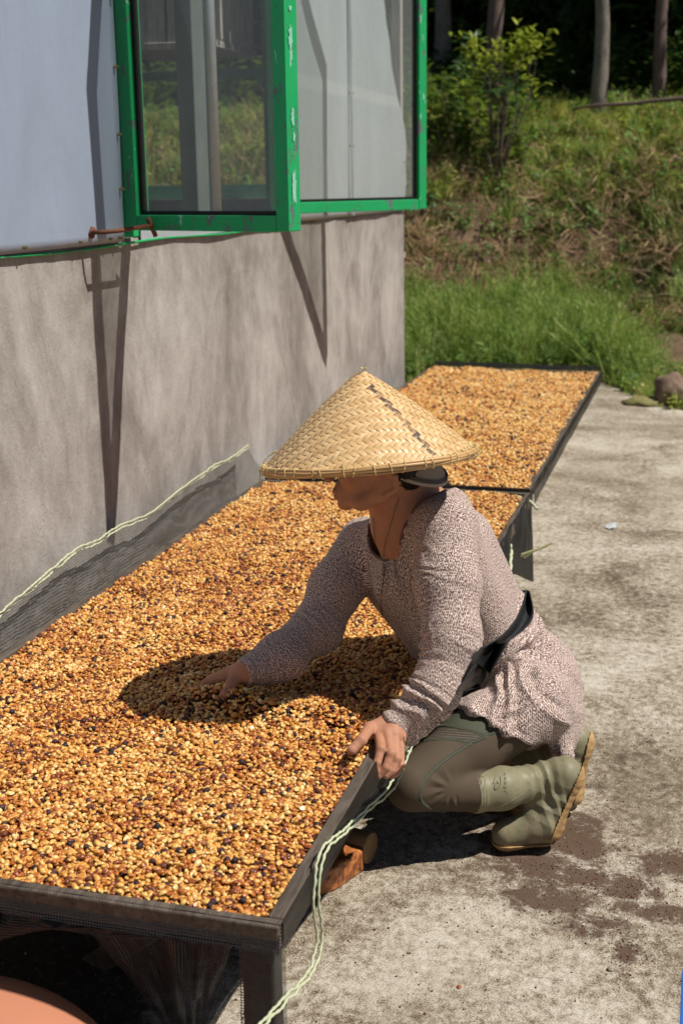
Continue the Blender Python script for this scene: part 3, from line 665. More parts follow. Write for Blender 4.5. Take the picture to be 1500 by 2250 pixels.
# bed of beans beneath the top layer, so no light leaks through
def under(y0, y1, ff, gf, nm, parent, lab):
    u, v = np.meshgrid(np.linspace(0,1,160), np.linspace(0,1,70), indexing='ij'); X = XL+.012+(XR-XL-.026)*v
    Y = ff(X)+.012+(gf(X)-ff(X)-.024)*u; Z = bean_h(X, Y)-.0042
    for (px, py, r1, r2) in ((262,1925,.010,.022),(735,1588,.030,.010),(150,1680,.012,.006)):
        q = atz(px, py, ZT); Z = Z-.02*np.exp(-(((X-q.x)/r1)**2+((Y-q.y)/r2)**2)**2)
    tag(grid_obj(nm, np.stack([X, Y, Z], 2), M_UNDER, None), lab, None, None, 'stuff')
M_UNDER = simple('sticky_bean_bed', (.085,.030,.010), .6, .5, 160, .8, .003)
under(0, 0, f1, g1_, 'bean_layer', None, 'packed lower layer of beans in the near tray'); under(0, 0, f2, g2_, 'bean_layer', None, 'packed lower layer of beans in the far tray')
# ================================================================== the woman: bodies grown from signed distance fields
def J(px, py, y): return np.array(at(px, py, y))
def axis(lo, hi, base, zones):
    out = [lo]
    while out[-1] < hi:
        h = base
        for a, b, s in zones:
            if a <= out[-1] <= b: h = min(h, s)
        out.append(out[-1]+h)
    return np.array(out, np.float32)
class Field:
    def __init__(s, xs, ys, zs): s.x, s.y, s.z = xs, ys, zs; s.D = np.full((len(xs), len(ys), len(zs)), 1., np.float32)
    def sub(s, lo, hi):
        r = []
        for ax, a, b in zip((s.x, s.y, s.z), lo, hi): r.append(slice(max(0, int(np.searchsorted(ax, a))-1), int(np.searchsorted(ax, b))+1))
        return tuple(r)
    def pts(s, sl): return np.meshgrid(s.x[sl[0]], s.y[sl[1]], s.z[sl[2]], indexing='ij', sparse=True)
    def blend(s, sl, d, k):
        a = s.D[sl]
        h = np.clip(.5+.5*(a-d)/k, 0, 1); s.D[sl] = a*(1-h)+d*h-k*h*(1-h)
    def cap(s, a, b, ra, rb, k=.02, off=0, flat=None):
        a, b = np.asarray(a, np.float32), np.asarray(b, np.float32); ra, rb = (ra+off)*.955, (rb+off)*.955
        m = max(ra, rb)+.035; lo, hi = np.minimum(a, b)-m, np.maximum(a, b)+m; sl = s.sub(lo, hi)
        X, Y, Z = s.pts(sl); ab = b-a; L = max(float(ab@ab), 1e-9)
        t = np.clip(((X-a[0])*ab[0]+(Y-a[1])*ab[1]+(Z-a[2])*ab[2])/L, 0, 1)
        d = np.sqrt((X-a[0]-t*ab[0])**2+(Y-a[1]-t*ab[1])**2+(Z-a[2]-t*ab[2])**2)-(ra+(rb-ra)*t)
        s.blend(sl, d.astype(np.float32), k)
    def chain(s, P, r, k=.02, off=0):
        for i in range(len(P)-1): s.cap(P[i], P[i+1], r[i], r[i+1], k, off)
    def ell(s, c, r, k=.02, rot=None, off=0):
        c = np.asarray(c, np.float32); r = np.asarray(r, np.float32)+off; m = float(r.max())+.03; sl = s.sub(c-m, c+m)
        X, Y, Z = s.pts(sl); X, Y, Z = X-c[0], Y-c[1], Z-c[2]
        if rot is not None:
            Mt = np.array(rot.to_matrix().transposed()); X, Y, Z = [Mt[i,0]*X+Mt[i,1]*Y+Mt[i,2]*Z for i in range(3)]
        q = np.sqrt((X/r[0])**2+(Y/r[1])**2+(Z/r[2])**2); g = np.sqrt((X/r[0]**2)**2+(Y/r[1]**2)**2+(Z/r[2]**2)**2)
        s.blend(sl, (q*(q-1)/np.maximum(g, 1e-6)).astype(np.float32), k)
    def cut(s, sl, d): s.D[sl] = np.maximum(s.D[sl], -d)
    def mesh(s, name):
        D = s.D; S_ = D < 0; nx, ny, nz = D.shape
        cnt = np.zeros((nx-1, ny-1, nz-1), np.int8)
        for i in (0,1):
            for j in (0,1):
                for k in (0,1): cnt += S_[i:nx-1+i, j:ny-1+j, k:nz-1+k]
        act = np.argwhere((cnt > 0) & (cnt < 8)); ids = np.full(cnt.shape, -1, np.int32); ids[tuple(act.T)] = np.arange(len(act))
        acc = np.zeros((len(act), 3)); num = np.zeros(len(act)); AX = (s.x, s.y, s.z)
        for ax in range(3):
            o1, o2 = [a for a in range(3) if a != ax]
            for u in (0,1):
                for v in (0,1):
                    p = act.copy(); p[:, o1] += u; p[:, o2] += v; q = p.copy(); q[:, ax] += 1
                    da, db = D[tuple(p.T)], D[tuple(q.T)]; m = (da < 0) != (db < 0)
                    t = np.where(m, da/np.where(m, da-db, 1), 0)
                    c = np.stack([AX[k][p[:, k]] for k in range(3)], 1).astype(float); c[:, ax] += t*(AX[ax][q[:, ax]]-AX[ax][p[:, ax]])
                    acc[m] += c[m]; num[m] += 1
        V = acc/num[:, None]; Q = []
        for ax in range(3):
            o1, o2 = (ax+1) % 3, (ax+2) % 3
            sl0 = [slice(1, -1)]*3; sl1 = [slice(1, -1)]*3; sl0[ax] = slice(0, -1); sl1[ax] = slice(1, None)
            a, b = S_[tuple(sl0)], S_[tuple(sl1)]
            for flip, msk in ((False, a & ~b), (True, ~a & b)):
                e = np.argwhere(msk)
                if not len(e): continue
                e = e+np.array([0 if k == ax else 1 for k in range(3)])
                def cid(du, dv):
                    p = e.copy(); p[:, o1] -= du; p[:, o2] -= dv; return ids[tuple(p.T)]
                f = np.stack([cid(1,1), cid(0,1), cid(0,0), cid(1,0)], 1)
                Q.append(f[:, ::-1] if flip else f)
        Q = np.concatenate(Q); Q = Q[(Q >= 0).all(1)]
        return V, Q
def vnormals(V, Q):
    a, b, c, d = (V[Q[:, i]] for i in range(4)); n = np.cross(c-a, d-b); N = np.zeros_like(V)
    for i in range(4): np.add.at(N, Q[:, i], n)
    return N/np.maximum(np.linalg.norm(N, axis=1, keepdims=True), 1e-12)
def relax(V, Q, it=1, w=.5):
    for _ in range(it):
        A = np.zeros_like(V); n = np.zeros(len(V))
        for i in range(4):
            for j in (1, 3): np.add.at(A, Q[:, i], V[Q[:, (i+j) % 4]]); np.add.at(n, Q[:, i], 1)
        V = V*(1-w)+w*A/np.maximum(n, 1)[:, None]
    return V
IM = np.array(CM.inverted())
def to_px(P):
    C_ = (P-np.array([0, 0, H]))@IM.T; return 750+F*C_[:,0]/-C_[:,2], 1125-F*C_[:,1]/-C_[:,2]
def poly_sd(px, py, poly):
    """signed distance (pixels, negative inside) to a closed outline"""
    n = len(poly); d = np.full(px.shape, 1e9); ins = np.zeros(px.shape, bool)
    for i in range(n):
        (x0, y0), (x1, y1) = poly[i], poly[(i+1) % n]; ex, ey = x1-x0, y1-y0
        t = np.clip(((px-x0)*ex+(py-y0)*ey)/(ex*ex+ey*ey+1e-9), 0, 1); d = np.minimum(d, np.hypot(px-x0-t*ex, py-y0-t*ey))
        c = ((y0 > py) != (y1 > py)) & (px < (x1-x0)*(py-y0)/((y1-y0) or 1e-9)+x0); ins ^= c
    return np.where(ins, -d, d)
def poly_line(P, V):
    """nearest point on a 3-D polyline: distance along it, distance from it, angle about it"""
    best = np.full(len(V), 1e9); S0 = np.zeros(len(V)); A0_ = np.zeros(len(V)); s = 0.; sw = np.zeros(len(V)); ss = np.zeros(len(V))
    for i in range(len(P)-1):
        a, b = P[i], P[i+1]; ab = b-a; L = np.linalg.norm(ab); d_ = ab/L; t = np.clip(((V-a)@d_)/L, 0, 1)
        q = V-a-t[:, None]*ab; r = np.linalg.norm(q, axis=1); u = np.cross(d_, [0, 0, 1.]); u /= np.linalg.norm(u); w = np.cross(d_, u)
        w6 = 1/np.maximum(r, 1e-3)**5; sw += w6; ss += w6*(s+np.clip(((V-a)@d_), -.35*L, 1.35*L))
        m = r < best; best[m] = r[m]; A0_[m] = np.arctan2(q@w, q@u)[m]; s += L
    return ss/sw, best, A0_
def fb3(P, f, seed):
    return fbm(P[:,0]*f+P[:,2]*f*.7, P[:,1]*f+P[:,2]*f*.6, seed, 3)

woman = empty('person', (-.45, 3.15, 0), 'woman in conical hat, patterned tunic and rubber boots crouching with hands in the coffee', 'person')
# --- skeleton shared by body and clothes (photo pixel + depth -> world)
TOR = [(J(975,1200,3.06), J(1060,1400,3.20), .083, .086), (J(843,1240,3.25), J(965,1400,3.38), .078, .08), (J(1003,1195,3.2), J(1083,1385,3.3), .088, .096),
       (J(884,1270,3.13), J(955,1400,3.25), .072, .07), (J(970,1150,3.05), J(815,1190,3.26), .058, .056), (J(975,1130,3.10), J(900,1150,3.18), .052, .05)]
PEL = [(J(1083,1392,3.29), J(1172,1485,3.31), .094, .096), (J(1172,1485,3.31), J(1196,1570,3.28), .098, .096), (J(1192,1560,3.28), J(1222,1612,3.22), .08, .052)]
L_ARM = [J(985,1150,3.02), J(982,1280,2.94), J(992,1400,2.865), J(955,1520,2.80), J(868,1588,2.765)]
R_ARM = [J(795,1195,3.27), J(738,1292,3.20), J(697,1380,3.13), J(615,1440,3.03), J(545,1474,2.965)]
L_LEG = [J(1165,1545,3.17), J(1030,1637,3.05), J(903,1722,2.92)]; L_SHIN = [J(905,1728,2.925), J(1040,1738,2.97), J(1160,1712,3.03), J(1222,1700,3.06)]
R_LEG = [J(1130,1530,3.40), J(1000,1620,3.38), J(905,1705,3.34)]; R_SHIN = [J(908,1708,3.34), J(1040,1690,3.33), J(1180,1640,3.29), J(1245,1628,3.25)]

# --- body: skin
hx0, hx1 = J(762,1600,2.7)[0], J(896,1600,2.68)[0]; hy0, hy1 = J(830,1690,2.62)[1]-.03, J(866,1590,2.77)[1]+.01
rx0, rx1 = J(410,1500,2.9)[0], J(550,1480,2.96)[0]
FB = Field(axis(-1.06, -.12, .0044, [(hx0,hx1,.0016),(J(700,1060,3.03)[0],J(850,1060,3.03)[0],.0028),(rx0,rx1,.0026)]), axis(2.08, 3.02, .0044, [(hy0,hy1,.0016),(2.33,2.50,.0028)]),
           axis(-.004, 1.0, .0044, [(.265,.44,.0017),(.74,.88,.0028)]))
for a, b, ra, rb in TOR: FB.cap(a, b, ra, rb, .05, -.020)
for a, b, ra, rb in PEL[:2]: FB.cap(a, b, ra, rb, .05, -.018)
FB.chain([J(845,1045,3.05), J(865,1095,3.09), J(890,1150,3.12)], [.050,.052,.062], .03)
FB.chain([J(880,1052,3.09), J(920,1090,3.12), J(968,1118,3.14)], [.046,.040,.034], .03)
FB.chain([J(856,1160,3.10), J(874,1200,3.12)], [.040,.04], .03)
# head
FB.ell(J(838,988,3.04), (.088,.076,.088), .02); FB.ell(J(862,998,3.05), (.076,.074,.078), .03)
FB.cap(J(786,985,3.035), J(792,1055,3.03), .060, .044, .022)
for sy in (-1, 1):
    FB.chain([J(768,1097,3.025)+np.array([0,.010*sy,0]), J(806,1090,3.03)+np.array([0,.040*sy,0]), J(852,1068,3.04)+np.array([0,.054*sy,0]), J(862,1025,3.045)+np.array([0,.060*sy,0])], [.015,.018,.020,.018], .016)
    FB.ell(J(790,1040,3.03)+np.array([0,.038*sy,0]), (.026,.018,.022), .02)          # cheek
    FB.ell(J(765,1008,3.03)+np.array([0,.030*sy,0]), (.012,.014,.009), .006)         # closed lid
    FB.cap(J(757,996,3.03)+np.array([0,.012*sy,0]), J(765,992,3.03)+np.array([0,.045*sy,0]), .010, .008, .012)   # brow
    FB.ell(J(726,1052,3.03)+np.array([0,.011*sy,0]), (.008,.006,.006), .006)         # nostril wing
    e = J(872,1045,3.04)+np.array([0,.074*sy,0])
    FB.ell(e, (.018,.007,.030), .006, Euler((0,.25,0))); FB.chain([e+np.array([-.010,.004*sy,-.026]), e+np.array([.016,.007*sy,-.01]), e+np.array([.016,.007*sy,.016]), e+np.array([-.004,.007*sy,.027])], [.006,.005,.005,.005], .004)
FB.cap(J(748,1005,3.03), J(721,1049,3.03), .009, .0105, .008)                        # nose
FB.ell(J(757,1076,3.03), (.022,.024,.020), .010)
FB.cap(J(738,1076,3.03)+np.array([0,-.012,0]), J(738,1076,3.03)+np.array([0,.012,0]), .0056, .0056, .004)
FB.cap(J(742,1089,3.03)+np.array([0,-.011,0]), J(742,1089,3.03)+np.array([0,.011,0]), .0068, .0068, .004)
FB.ell(J(760,1106,3.03), (.018,.020,.014), .008)
# arms
FB.chain(L_ARM, [.042,.043,.038,.034,.027], .02); FB.chain(R_ARM, [.042,.043,.038,.034,.027], .02)
# near hand closing over the tray edge
wr = J(866,1590,2.765)
MC = [J(832,1614,2.722), J(850,1612,2.716), J(866,1615,2.718), J(879,1622,2.726)]
PI_ = [J(836,1645,2.664), J(858,1656,2.664), J(872,1668,2.670), J(880,1682,2.680)]
DI = [J(828,1676,2.644), J(847,1686,2.648), J(861,1692,2.656), J(870,1699,2.668)]
TI = [J(824,1692,2.640), J(831,1704,2.644), J(848,1704,2.650), J(860,1706,2.662)]
for i, m in enumerate(MC):
    w0 = wr+(m-wr)*.08+(MC[i]-MC[1])*.35
    FB.cap(w0, m-(m-wr)*.06+np.array([0,0,-.003]), .0150, .0108, .008)
FB.cap(wr, (MC[1]+MC[2])/2-(MC[1]-wr)*.3, .024, .016, .012)
FB.cap(MC[0]+(wr-MC[0])*.35, MC[3]+(wr-MC[3])*.4, .0125, .0125, .010)
for i in range(4):
    r0 = (.0098,.0100,.0094,.0084)[i]
    FB.ell(MC[i]+np.array([0,0,-.001]), (r0*1.05,)*3, .008)
    FB.cap(MC[i], PI_[i], r0*1.04, r0*.93, .0018); FB.cap(PI_[i], DI[i], r0*.95, r0*.84, .0016); FB.cap(DI[i], TI[i], r0*.88, r0*.80, .0016)
    FB.ell(PI_[i]+np.array([.0005,-.001,.001]), (r0*.94,)*3, .004)
th = [J(838,1594,2.755), J(812,1600,2.735), np.array(atz(794,1626,.392)), np.array(atz(775,1646,.380))]
FB.chain(th[:2], [.017,.0125], .012); FB.chain(th[1:], [.0118,.0108,.0098], .005); FB.ell(th[3]+(th[3]-th[2])*.12, (.0095,.0095,.0085), .004)
# far hand pushed into the beans
w2 = J(545,1474,2.965); k0 = np.array(atz(468,1494,.380)); side = np.array([.25,1,0]); side /= np.linalg.norm(side)
FB.cap(w2, w2*.55+k0*.45, .026, .021, .015)
fd = (k0-w2); fd[2] = 0; fd /= np.linalg.norm(fd)
MCR = [k0+side*(-.024+.016*i)+np.array([0,0,.003 if i in (1,2) else 0]) for i in range(4)]
for m in MCR: FB.cap(w2+(m-w2)*.12, m, .016, .0112, .009)
for i, m in enumerate(MCR):
    a1 = m+fd*(.032,.036,.033,.026)[i]+np.array([0,0,-.024]); a2 = a1+fd*.020+np.array([0,0,-.018]); a3 = a2+fd*.010+np.array([0,0,-.016])
    r0 = (.0094,.0096,.009,.008)[i]; FB.chain([m, a1, a2, a3], [r0*1.04, r0*.92, r0*.84, r0*.7], .003)
tb = [w2+fd*.022+np.array([.004,-.016,-.004]), np.array(atz(508,1502,.400)), np.array(atz(494,1525,.386)), np.array(atz(486,1540,.372))]
FB.chain(tb[:2], [.016,.0125], .01); FB.chain(tb[1:], [.0118,.0102,.0085], .005)
# legs inside the leggings
FB.chain(L_LEG, [.075,.064,.046], .03); FB.chain(L_SHIN[:3], [.040,.034,.026], .02); FB.chain(R_LEG, [.075,.064,.046], .03); FB.chain(R_SHIN[:3], [.042,.038,.032], .02)
V, Q = FB.mesh('body'); V = relax(V, Q, 1, .4); N_ = vnormals(V, Q); V = V+N_*(.0006*fb3(V, 60, 3))[:, None]
body = None; del FB
t = NT('sun_browned_skin'); p = t.geo()
n1 = t.noise(p, 45, 5, .6); n2 = t.noise(p, 260, 4, .6)
c = t.mix(n1, (.37,.165,.095), (.50,.255,.16)); c = t.mix(t.math('MULTIPLY', t.ramp(n2, [(.5, 0.), (.75, 1.)]), .2), c, (.30,.11,.06))
M_SKIN = t.done(t.bsdf(c, .55, t.bump(t.math('ADD', n1, t.math('MULTIPLY', n2, .6)), .25, .0012), **{'Subsurface_Weight': .12, 'Subsurface_Radius': (.012,.004,.002), 'Subsurface_Scale': .6}))
body = link('body', np_mesh('body', V, Q), M_SKIN, woman, True)
BV = V; BQ = Q

# --- tunic
FS = Field(axis(-1.02, -.10, .0035, []), axis(2.16, 3.04, .0035, []), axis(.06, .86, .0035, []))
for a, b, ra, rb in TOR: FS.cap(a, b, ra, rb, .045)
for a, b, ra, rb in PEL: FS.cap(a, b, ra, rb, .04)
FS.chain(L_ARM, [.060,.066,.057,.048,.035], .026); FS.chain(R_ARM, [.056,.060,.055,.046,.033], .026)
FS.cap(J(935,1560,2.80), J(905,1612,2.775), .030, .024, .03)        # sleeve sagging under the wrist
FS.cap(J(640,1455,3.02), J(590,1474,2.99), .032, .026, .03)
FS.chain([J(1165,1545,3.17), J(1030,1630,3.05)], [.098,.083], .03)  # skirt lying over the thigh
FS.chain([J(1130,1530,3.42), J(1010,1600,3.44)], [.09,.08], .03)
FS.cap(J(1215,1590,3.2), J(1240,1655,3.13), .05, .020, .03)
FS.cap(J(955,1095,3.17), J(985,1112,3.12), .03, .04, .03)           # collar over the nape
Xg = np.stack(np.meshgrid(FS.x, FS.y, FS.z, indexing='ij'), -1)
near_ = (np.abs(FS.D) < .02) | (FS.D < 0)
idx_ = np.argwhere(near_); Pn_ = Xg[near_].astype(float); del Xg
px_, py_ = to_px(Pn_)
neckp = [(806,960),(812,1100),(813,1140),(809,1180),(814,1208),(843,1235),(868,1216),(882,1172),(890,1138),(912,1108),(950,1088),(992,1072),(1040,1050),(1040,960)]
mk = Pn_[:,2] > .52; dn = np.full(len(Pn_), 1.); dn[mk] = poly_sd(px_[mk], py_[mk], neckp)/1050
dn = np.maximum(dn, (3.0-3.16)*0-0+(-(.0)))if False else dn
hemp = [(700,1520),(975,1528),(1003,1546),(1060,1577),(1100,1606),(1150,1632),(1184,1642),(1203,1634),(1216,1682),(1230,1692),(1252,1676),(1285,1652),(1340,1640),(1340,1900),(700,1900)]
mk2 = (px_ > 940) & (Pn_[:,1] > 2.44); dh = np.full(len(Pn_), 1.); dh[mk2] = poly_sd(px_[mk2], py_[mk2], hemp)/1050
# cuffs: planes across the wrists
def plane(P, c, n): return (P-c)@(n/np.linalg.norm(n))
cL = J(856,1594,2.76); cR = J(530,1479,2.955)
cuL = np.where(np.linalg.norm(Pn_-L_ARM[-1], axis=1) < .055, -plane(Pn_, cL, (L_ARM[-1]-L_ARM[-2])), 1.)
cuR = np.where(np.linalg.norm(Pn_-R_ARM[-1], axis=1) < .06, -plane(Pn_, cR, (R_ARM[-1]-R_ARM[-2])), 1.)
Dn = FS.D[near_]
for dd in (dn, dh, cuL, cuR): Dn = np.maximum(Dn, -dd)
FS.D[near_] = Dn
V, Q = FS.mesh('tunic'); del FS; V = relax(V, Q, 2, .5); N_ = vnormals(V, Q)
# cloth coordinates and folds
sL, rL, aL = poly_line(L_ARM, V); sR, rR, aR = poly_line(R_ARM, V)
AX_T = [J(1195,1600,3.27), J(1172,1485,3.30), J(1083,1392,3.26), J(960,1220,3.15), J(905,1130,3.13)]
sT, rT, aT = poly_line(AX_T, V)
onL = (rL < .085) & (rL < rT*.95) & (sL > .02); onR = (rR < .08) & (rR < rT*.9) & (sR > .02)
px_, py_ = to_px(V)
uv = np.stack([aT*.13, sT, np.zeros(len(V))], 1)
uv[onL] = np.stack([aL*.06, sL, sL*0], 1)[onL]; uv[onR] = np.stack([aR*.056, sR, sR*0], 1)[onR]
# flat print direction: on the body facing the camera side use planar cloth axes to avoid seams
up_ = (J(985,1150,3.1)-J(1150,1480,3.28)); up_ /= np.linalg.norm(up_); sd_v = np.cross(up_, [0.,1.,0.]); sd_v /= np.linalg.norm(sd_v)
fw_v = np.cross(sd_v, up_); na, nb, nc_ = np.abs(N_@fw_v)*1.15, np.abs(N_@sd_v), np.abs(N_@up_)*.8
tri = np.where(((na >= nb) & (na >= nc_))[:, None], np.stack([V@sd_v, V@up_, V[:,1]*0], 1), np.where((nb >= nc_)[:, None], np.stack([V@fw_v+.0031, V@up_, V[:,1]*0], 1), np.stack([V@sd_v, V@fw_v, V[:,1]*0], 1)))
bodyp = ~(onL | onR); uv[bodyp] = tri[bodyp]
def sstep(x, a, b): t = np.clip((x-a)/(b-a), 0, 1); return t*t*(3-2*t)
def ridge(ph): return (1-np.abs(((ph/math.pi) % 2)-1)**.8*1.0)*2-1     # sharp crests, broad troughs
disp = np.zeros(len(V)); nz_ = fb3(V, 9, 11); nz2 = fb3(V, 22, 17); nz3 = fb3(V, 14, 27)
def rings(s, a, m, c, w, per, amp, sgn=1):
    """folds running round a sleeve, skewed and broken up"""
    env = np.exp(-((s-c)/w)**2); return m*env*amp*ridge(2*math.pi*(s/per+.55*np.sin(a+1)*sgn+2.0*nz_+.5*nz2))*(.15+1.6*np.clip(nz3+.12, 0, 1))
disp += rings(sL, aL, onL, .27, .08, .036, .0058)+rings(sL, aL, onL, .12, .08, .034, .0018)+rings(sL, aL, onL, .39, .09, .036, .0075, -1)
disp += rings(sR, aR, onR, .27, .10, .034, .0026)+rings(sR, aR, onR, .41, .05, .026, .0036, -1)
B0 = J(1110,1425,3.16); vb = V-B0; db_ = np.linalg.norm(vb, axis=1); ang = np.arctan2(vb@up_, vb@sd_v)
low = bodyp & (sT < .33)
disp += low*sstep(db_, .015, .06)*(1-sstep(db_, .22, .42))*.0068*ridge(ang*11+2.4*nz_+.8*nz2)*(.4+1.1*np.clip(nz3+.3, 0, 1))
disp += low*sstep(db_, .16, .30)*.0075*ridge(ang*16+2.2*nz_)*(.3+.9*np.clip(nz3+.3, 0, 1))
wst = np.exp(-((sT-.20)/.045)**2)*bodyp; disp += wst*.0045*ridge(2*math.pi*(V@up_/.028+.9*nz_))*(.4+np.clip(nz3+.2, 0, 1))
K0 = J(843,1236,3.0); vk = V-K0; dk = np.linalg.norm(vk, axis=1); ak = np.arctan2(vk@up_, vk@sd_v)
fr_ = bodyp & (px_ < 960) & (V@up_ < K0@up_+.03); disp += fr_*sstep(dk, .01, .04)*(1-sstep(dk, .16, .30))*.0030*ridge(ak*15+1.6*nz_)
disp += .0012*nz2+.0025*fb3(V, 7, 31)
V = V+N_*disp[:, None]
# hem lip: cloth flares a little at the cut
dhv = poly_sd(px_, py_, hemp)/1050; lip = np.exp(-(np.clip(dhv, 0, 1)/.012)**2)*(px_ > 985)*(V[:,1] > 2.46)*bodyp; V = V+N_*(lip*.005*(1+.8*np.sin(px_*.11)))[:, None]
def m_tunic():
    t = NT('printed_tunic_cloth'); uv_ = t.n('Attribute', attribute_name='cloth').outputs['Vector']
    wv = t.n('VectorMath', {0: uv_, 1: t.n('VectorMath', {0: t.noise(uv_, 55, 2, out=1), 3: .006}, operation='SCALE').outputs[0]}, operation='ADD').outputs[0]
    def cell(ox, oy, w, h):
        v = t.n('VectorMath', {0: wv, 1: (ox, oy, 0)}, operation='ADD').outputs[0]; s2 = t.n('SeparateXYZ', {0: v})
        row = t.math('FLOOR', t.math('DIVIDE', s2.outputs[1], h)); x = t.math('ADD', t.math('DIVIDE', s2.outputs[0], w), t.math('MULTIPLY', t.math('MODULO', row, 2), .5))
        fx = t.math('ABSOLUTE', t.math('SUBTRACT', t.math('FRACT', x), .5)); fy = t.math('ABSOLUTE', t.math('SUBTRACT', t.math('FRACT', t.math('DIVIDE', s2.outputs[1], h)), .5))
        return t.math('MAXIMUM', t.math('MULTIPLY', fx, 1.25), t.math('MULTIPLY', fy, .85))
    br_ = cell(0, 0, .0042, .0062)
    br = t.n('TexBrick', {'Vector': wv, 'Color1': (0,0,0,1), 'Color2': (.12,.12,.12,1), 'Mortar': (1,1,1,1), 'Scale': 1., 'Mortar Size': .0015, 'Mortar Smooth': .25, 'Brick Width': .0078, 'Row Height': .0095}, offset=.5).outputs[0]
    spl = t.n('SeparateXYZ', {0: wv}); gap = t.math('ABSOLUTE', t.math('SUBTRACT', t.math('FRACT', t.math('DIVIDE', spl.outputs[0], .0039)), .5))
    nn = t.noise(uv_, 240, 3, .65); f = t.math('ADD', br_, t.math('MULTIPLY', t.math('SUBTRACT', nn, .5), 1.5)); st_ = t.noise(t.vscale(uv_, (1,.5,1)), 430, 3, .6); f = t.math('ADD', t.math('MULTIPLY', f, .42), t.math('MULTIPLY', st_, .62)); pat = t.ramp(f, [(.455, 1.), (.51, 0.)])
    brown = t.mix(t.noise(uv_, 9, 3), (.105,.038,.032), (.070,.043,.037))
    c = t.mix(t.math('MULTIPLY', pat, .92), (.74,.60,.53), brown)
    th = t.noise(t.vscale(uv_, (1,.15,1)), 1500, 2)
    sh = t.n('BsdfPrincipled', {'Base Color': c, 'Roughness': .85, 'Specular IOR Level': .15, 'Sheen Weight': .12, 'Sheen Roughness': .5, 'Normal': t.bump(t.math('ADD', t.noise(uv_, 120, 5, .6), t.math('MULTIPLY', th, .3)), .14, .0015)}).outputs[0]
    return t.done(sh)
M_TUNIC = m_tunic()
tunic = link('tunic', np_mesh('tunic', V, Q, {'cloth': ('FLOAT_VECTOR', uv)}), M_TUNIC, woman, True); TV, TQ = V, Q

# --- leggings
FL = Field(axis(-.76, -.14, .0035, []), axis(2.3, 3.04, .0035, []), axis(-.004, .44, .0035, []))
FL.chain(L_LEG, [.084,.073,.055], .02); FL.chain(L_SHIN[:2]+[J(1075,1736,2.985)], [.054,.044,.036], .012); FL.chain(R_LEG, [.082,.070,.052], .03); FL.chain(R_SHIN[:2]+[J(1075,1685,3.32)], [.048,.042,.036], .012)
FL.cap(J(1172,1490,3.31), J(1185,1560,3.28), .085, .08, .03)
V, Q = FL.mesh('leggings'); del FL; V = relax(V, Q, 2, .5); N_ = vnormals(V, Q); V[:,2] = np.maximum(V[:,2], .0015)
px_, py_ = to_px(V); K = J(1008,1704,2.98); vk = V-K; dk = np.linalg.norm(vk[:, [0,2]], axis=1); ak = np.arctan2(vk[:,2], vk[:,0]); nz_ = fb3(V, 10, 41)
disp = sstep(dk, .01, .03)*(1-sstep(dk, .03, .075))*.0028*ridge(ak*11+2.4*nz_)*(px_ < 1006)*np.clip(.6+nz_*2, 0, 1)
disp += .0018*ridge(((V@up_)*1.0+V[:,0]*.6)*2*math.pi/.035+2.5*nz_)*np.clip(nz_+.2, 0, 1)*(px_ > 960)*(px_ < 1120)
V = V+N_*disp[:, None]; V[:,2] = np.maximum(V[:,2], .0015)
panel = [(966,1500),(930,1598),(966,1594),(1030,1604),(1066,1618),(1106,1600),(1190,1560),(1190,1500)]; mesh_p = [(930,1598),(966,1596),(1030,1605),(1066,1618),(1034,1634),(990,1624),(930,1628)]
pa = sstep(-poly_sd(px_, py_, panel), -1.5, 1.5); pm_ = sstep(-poly_sd(px_, py_, mesh_p), -1.5, 1.5)
attrs = {'panel': ('FLOAT', pa), 'perf': ('FLOAT', pm_)}
t = NT('olive_brown_stretch_leggings'); p = t.geo()
c = t.mix(t.n('Attribute', attribute_name='panel').outputs['Fac'], (.078,.056,.037), (.062,.070,.046))
pf = t.n('Attribute', attribute_name='perf').outputs['Fac']
c = t.mix(pf, c, (.062,.050,.036))
M_LEG = t.done(t.n('BsdfPrincipled', {'Base Color': t.mix(t.noise(p, 18, 4), c, t.mix(.15, c, (.2,.17,.13))), 'Roughness': .7, 'Specular IOR Level': .12, 'Sheen Weight': .0, 'Sheen Roughness': .4, 'Normal': t.bump(t.noise(p, 900, 2), .15, .0006)}).outputs[0])
leg = link('leggings', np_mesh('leggings', V, Q, attrs), M_LEG, woman, True); LV, LQ = V, Q

# --- surface pick-up: where does the sight line through a photo pixel meet a garment
from mathutils.bvhtree import BVHTree
def bvh(V, Q): return BVHTree.FromPolygons([tuple(v) for v in V], [tuple(int(i) for i in q) for q in Q])
BT, BL, BB = bvh(TV, TQ), bvh(LV, LQ), bvh(BV, BQ)
def hit(tree, px, py, off=.001):
    h = tree.ray_cast(EYE, ray(px, py).normalized())
    if h[0] is None: return None, None
    n = h[1] if h[1].dot(ray(px, py)) < 0 else -h[1]
    return h[0]+n*off, n
def surf_line(tree, pts, off=.001, step=6):
    out = []
    for i in range(len(pts)-1):
        (x0, y0), (x1, y1) = pts[i], pts[i+1]; m = max(1, int(math.hypot(x1-x0, y1-y0)/step))
        for k in range(m+(i == len(pts)-2)):
            q, n = hit(tree, x0+(x1-x0)*k/m, y0+(y1-y0)*k/m, off)
            if q is not None: out.append(q)
    return out
M_SEAM = simple('grey_green_overlock_thread', (.115,.125,.092), .8, .3, 300, .4)
def smooth2(pts, it=2):
    for _ in range(it):
        q = [pts[0]]
        for a, b in zip(pts, pts[1:]): q += [(a[0]*.75+b[0]*.25, a[1]*.75+b[1]*.25), (a[0]*.25+b[0]*.75, a[1]*.25+b[1]*.75)]
        pts = q+[pts[-1]]
    return pts
